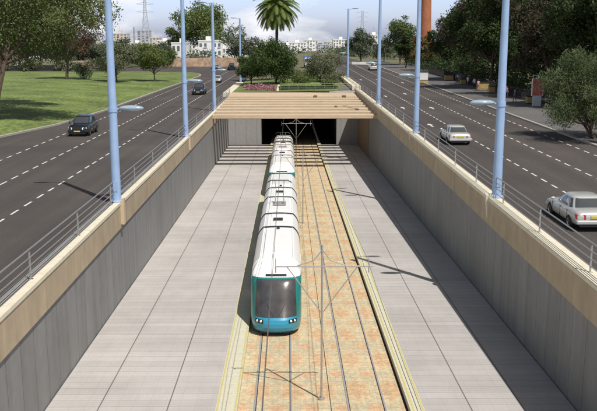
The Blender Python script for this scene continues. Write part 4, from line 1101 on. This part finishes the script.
# ------------------------------------------------------------------ people
def person(x, y, rz, label, shirt, trousers, stride=.22, bag=False):
    hip = .92
    J = {'pel': (0, 0, .95), 'sp': (0, .01, 1.15), 'ch': (0, 0, 1.36), 'nk': (0, .01, 1.50), 'hd': (0, .03, 1.60), 'ht': (0, .02, 1.73),
         'hl': (-.09, 0, .90), 'kl': (-.10, stride * .55, .50), 'al': (-.10, stride * .7, .09), 'tl': (-.11, stride * .7 + .15, .035),
         'hr': (.09, 0, .90), 'kr': (.10, -stride * .25, .50), 'ar': (.10, -stride * 1.1, .12), 'tr': (.11, -stride * 1.1 + .14, .035),
         'sl': (-.19, 0, 1.42), 'el': (-.25, -.08, 1.14), 'wl': (-.24, .06, .92), 'fl': (-.23, .09, .82),
         'sr': (.19, 0, 1.42), 'er': (.25, .04, 1.14), 'wr': (.25, .16, .94), 'fr': (.24, .21, .85)}
    E = [('pel', 'sp'), ('sp', 'ch'), ('ch', 'nk'), ('nk', 'hd'), ('hd', 'ht'), ('pel', 'hl'), ('hl', 'kl'), ('kl', 'al'), ('al', 'tl'), ('pel', 'hr'), ('hr', 'kr'), ('kr', 'ar'), ('ar', 'tr'),
         ('ch', 'sl'), ('sl', 'el'), ('el', 'wl'), ('wl', 'fl'), ('ch', 'sr'), ('sr', 'er'), ('er', 'wr'), ('wr', 'fr')]
    rad = dict(pel=.14, sp=.125, ch=.145, nk=.06, hd=.095, ht=.075, hl=.085, kl=.058, al=.042, tl=.035, hr=.085, kr=.058, ar=.042, tr=.035, sl=.06, el=.043, wl=.03, fl=.035, sr=.06, er=.043, wr=.03, fr=.035)
    k = list(J); me = bpy.data.meshes.new('body'); me.from_pydata([J[i] for i in k], [(k.index(a), k.index(b)) for a, b in E], [])
    o = bpy.data.objects.new('tmp', me); COL.objects.link(o); o.modifiers.new('s', 'SKIN'); su = o.modifiers.new('u', 'SUBSURF'); su.levels = 1; su.render_levels = 1
    for i, n in enumerate(k):
        sv = me.skin_vertices[0].data[i]; sv.radius = (rad[n] * (1.15 if n in ('ch', 'pel', 'sp') else 1), rad[n]); sv.use_root = (n == 'pel')
    dg = bpy.context.evaluated_depsgraph_get(); dg.update(); m2 = bpy.data.meshes.new_from_object(o.evaluated_get(dg)); bpy.data.objects.remove(o)
    m2.materials.clear()
    for m in (MT['skin'], shirt, trousers, MT['black']): m2.materials.append(m)
    for p in m2.polygons:
        c = p.center; p.use_smooth = True
        arm = abs(c.x) > .2 and c.z > .75
        p.material_index = 3 if c.z < .09 else (0 if c.z > 1.48 or (arm and c.z < 1.2) else (1 if c.z > .93 else 2))
    e = empty('person', (x, y, zr(y)), label, 'person', rz=rz)
    b = bpy.data.objects.new('body', m2); COL.objects.link(b); b.parent = e
    mb = MB(); mb.ell((0, -.005, 1.68), (.10, .115, .11), 14, 10); mb.v = [(x_, y_ if y_ < .07 else .07, z_) for x_, y_, z_ in mb.v]; mb.build('hair', MT['hair'], e)
    mb = MB(); mb.ell((0, .125, 1.625), (.014, .022, .022), 8, 6); mb.build('nose', MT['skin'], b)
    return e
px, py = on_walk(478.5, 29.6); person(px, py, .4, 'person in a pink top and grey trousers walking on the right sidewalk', MT['shirt_pink'], MT['trousers_grey'])
px, py = on_walk(474.5, 30.2); person(px, py, 2.9, 'person in a white top and dark trousers walking behind the one in pink', MT['shirt_white'], MT['trousers'])
px, py = on_walk(506.5, 29.8); person(px, py, 3.3, 'person in a violet top beside the nearest right lamp post', MT['shirt_violet'], MT['trousers'])
px, py = on_walk(468.0, 30.4); person(px, py, 2.2, 'person in a white top and grey trousers walking alone left of the pair', MT['shirt_white'], MT['trousers_grey'])
px, py = on_walk(515.0, 29.2); person(px, py, .8, 'person in a blue top walking between the nearest right lamp post and the red panel', MT['shirt_blue'], MT['trousers_grey'])
px, py = on_walk(457.0, 30.2); person(px, py, 0, 'person in a blue top standing between the two leftmost ochre cabinets', MT['shirt_blue'], MT['trousers'], .05)

SKYTINT = (2.3, 2.72, 4.7, 1)
# ------------------------------------------------------------------ light
EL = math.radians(57.8); sx, sy = .565, -.825          # towards the sun, over the viewer's right shoulder
sun = bpy.data.lights.new('sun', 'SUN'); sun.energy = 4.5; sun.angle = math.radians(.5); sun.color = (1, .955, .88)
so = bpy.data.objects.new('sun', sun); COL.objects.link(so)
d = Vector((-sx * math.cos(EL), -sy * math.cos(EL), -math.sin(EL))); so.rotation_euler = d.to_track_quat('-Z', 'Y').to_euler(); so.location = (30, -40, 60)
w = bpy.data.worlds.new('World'); sc.world = w; w.use_nodes = True; nt = w.node_tree
bg = nt.nodes['Background']; bg.inputs['Strength'].default_value = .09
sky = nt.nodes.new('ShaderNodeTexSky'); sky.sky_type = 'NISHITA'; sky.sun_disc = False; sky.sun_elevation = EL; sky.sun_rotation = math.atan2(sx, sy)
sky.air_density = 1.0; sky.dust_density = 1.6; sky.ozone_density = 1.0
tc = nt.nodes.new('ShaderNodeTexCoord'); sp = nt.nodes.new('ShaderNodeSeparateXYZ'); nt.links.new(tc.outputs['Generated'], sp.inputs[0])
# clouds: heaped to the left of the view, thin to the right
mp = nt.nodes.new('ShaderNodeMapping'); mp.inputs['Location'].default_value = (2.35, .4, .25); mp.inputs['Scale'].default_value = (5.5, 5.5, 17); nt.links.new(tc.outputs['Generated'], mp.inputs[0])
nz = nt.nodes.new('ShaderNodeTexNoise'); nz.inputs['Scale'].default_value = 1.0; nz.inputs['Detail'].default_value = 8; nz.inputs['Roughness'].default_value = .55; nz.inputs['Distortion'].default_value = .2
nt.links.new(mp.outputs[0], nz.inputs['Vector'])
bias = M_(nt, 'ADD', M_(nt, 'MULTIPLY', sp.outputs[0], -.50), M_(nt, 'MULTIPLY', sp.outputs[2], -1.3))
cf = nt.nodes.new('ShaderNodeMapRange'); cf.inputs['From Min'].default_value = .46; cf.inputs['From Max'].default_value = .60
nt.links.new(M_(nt, 'ADD', nz.outputs['Fac'], bias), cf.inputs['Value'])
tint = nt.nodes.new('ShaderNodeMix'); tint.data_type = 'RGBA'; tint.blend_type = 'MULTIPLY'; tf = nt.nodes.new('ShaderNodeMapRange'); tf.inputs['From Min'].default_value = .22; tf.inputs['From Max'].default_value = .03; nt.links.new(sp.outputs[2], tf.inputs['Value']); nt.links.new(tf.outputs['Result'], tint.inputs['Factor'])
wb_ = nt.nodes.new('ShaderNodeMix'); wb_.data_type = 'RGBA'; wb_.blend_type = 'MULTIPLY'; wb_.inputs['Factor'].default_value = 1.0
nt.links.new(sky.outputs[0], wb_.inputs['A']); wb_.inputs['B'].default_value = (.86, .78, .65, 1)
nt.links.new(wb_.outputs['Result'], tint.inputs['A']); tint.inputs['B'].default_value = SKYTINT
mx = nt.nodes.new('ShaderNodeMix'); mx.data_type = 'RGBA'; nt.links.new(M_(nt, 'MULTIPLY', cf.outputs['Result'], .92), mx.inputs['Factor'])
nt.links.new(tint.outputs['Result'], mx.inputs['A']); mx.inputs['B'].default_value = (11.2, 11.3, 11.6, 1)
nt.links.new(mx.outputs['Result'], bg.inputs['Color'])

sc.view_settings.view_transform = 'Standard'; sc.view_settings.look = 'None'; sc.view_settings.exposure = 0.0; sc.view_settings.gamma = 1
sc.view_settings.use_curve_mapping = False
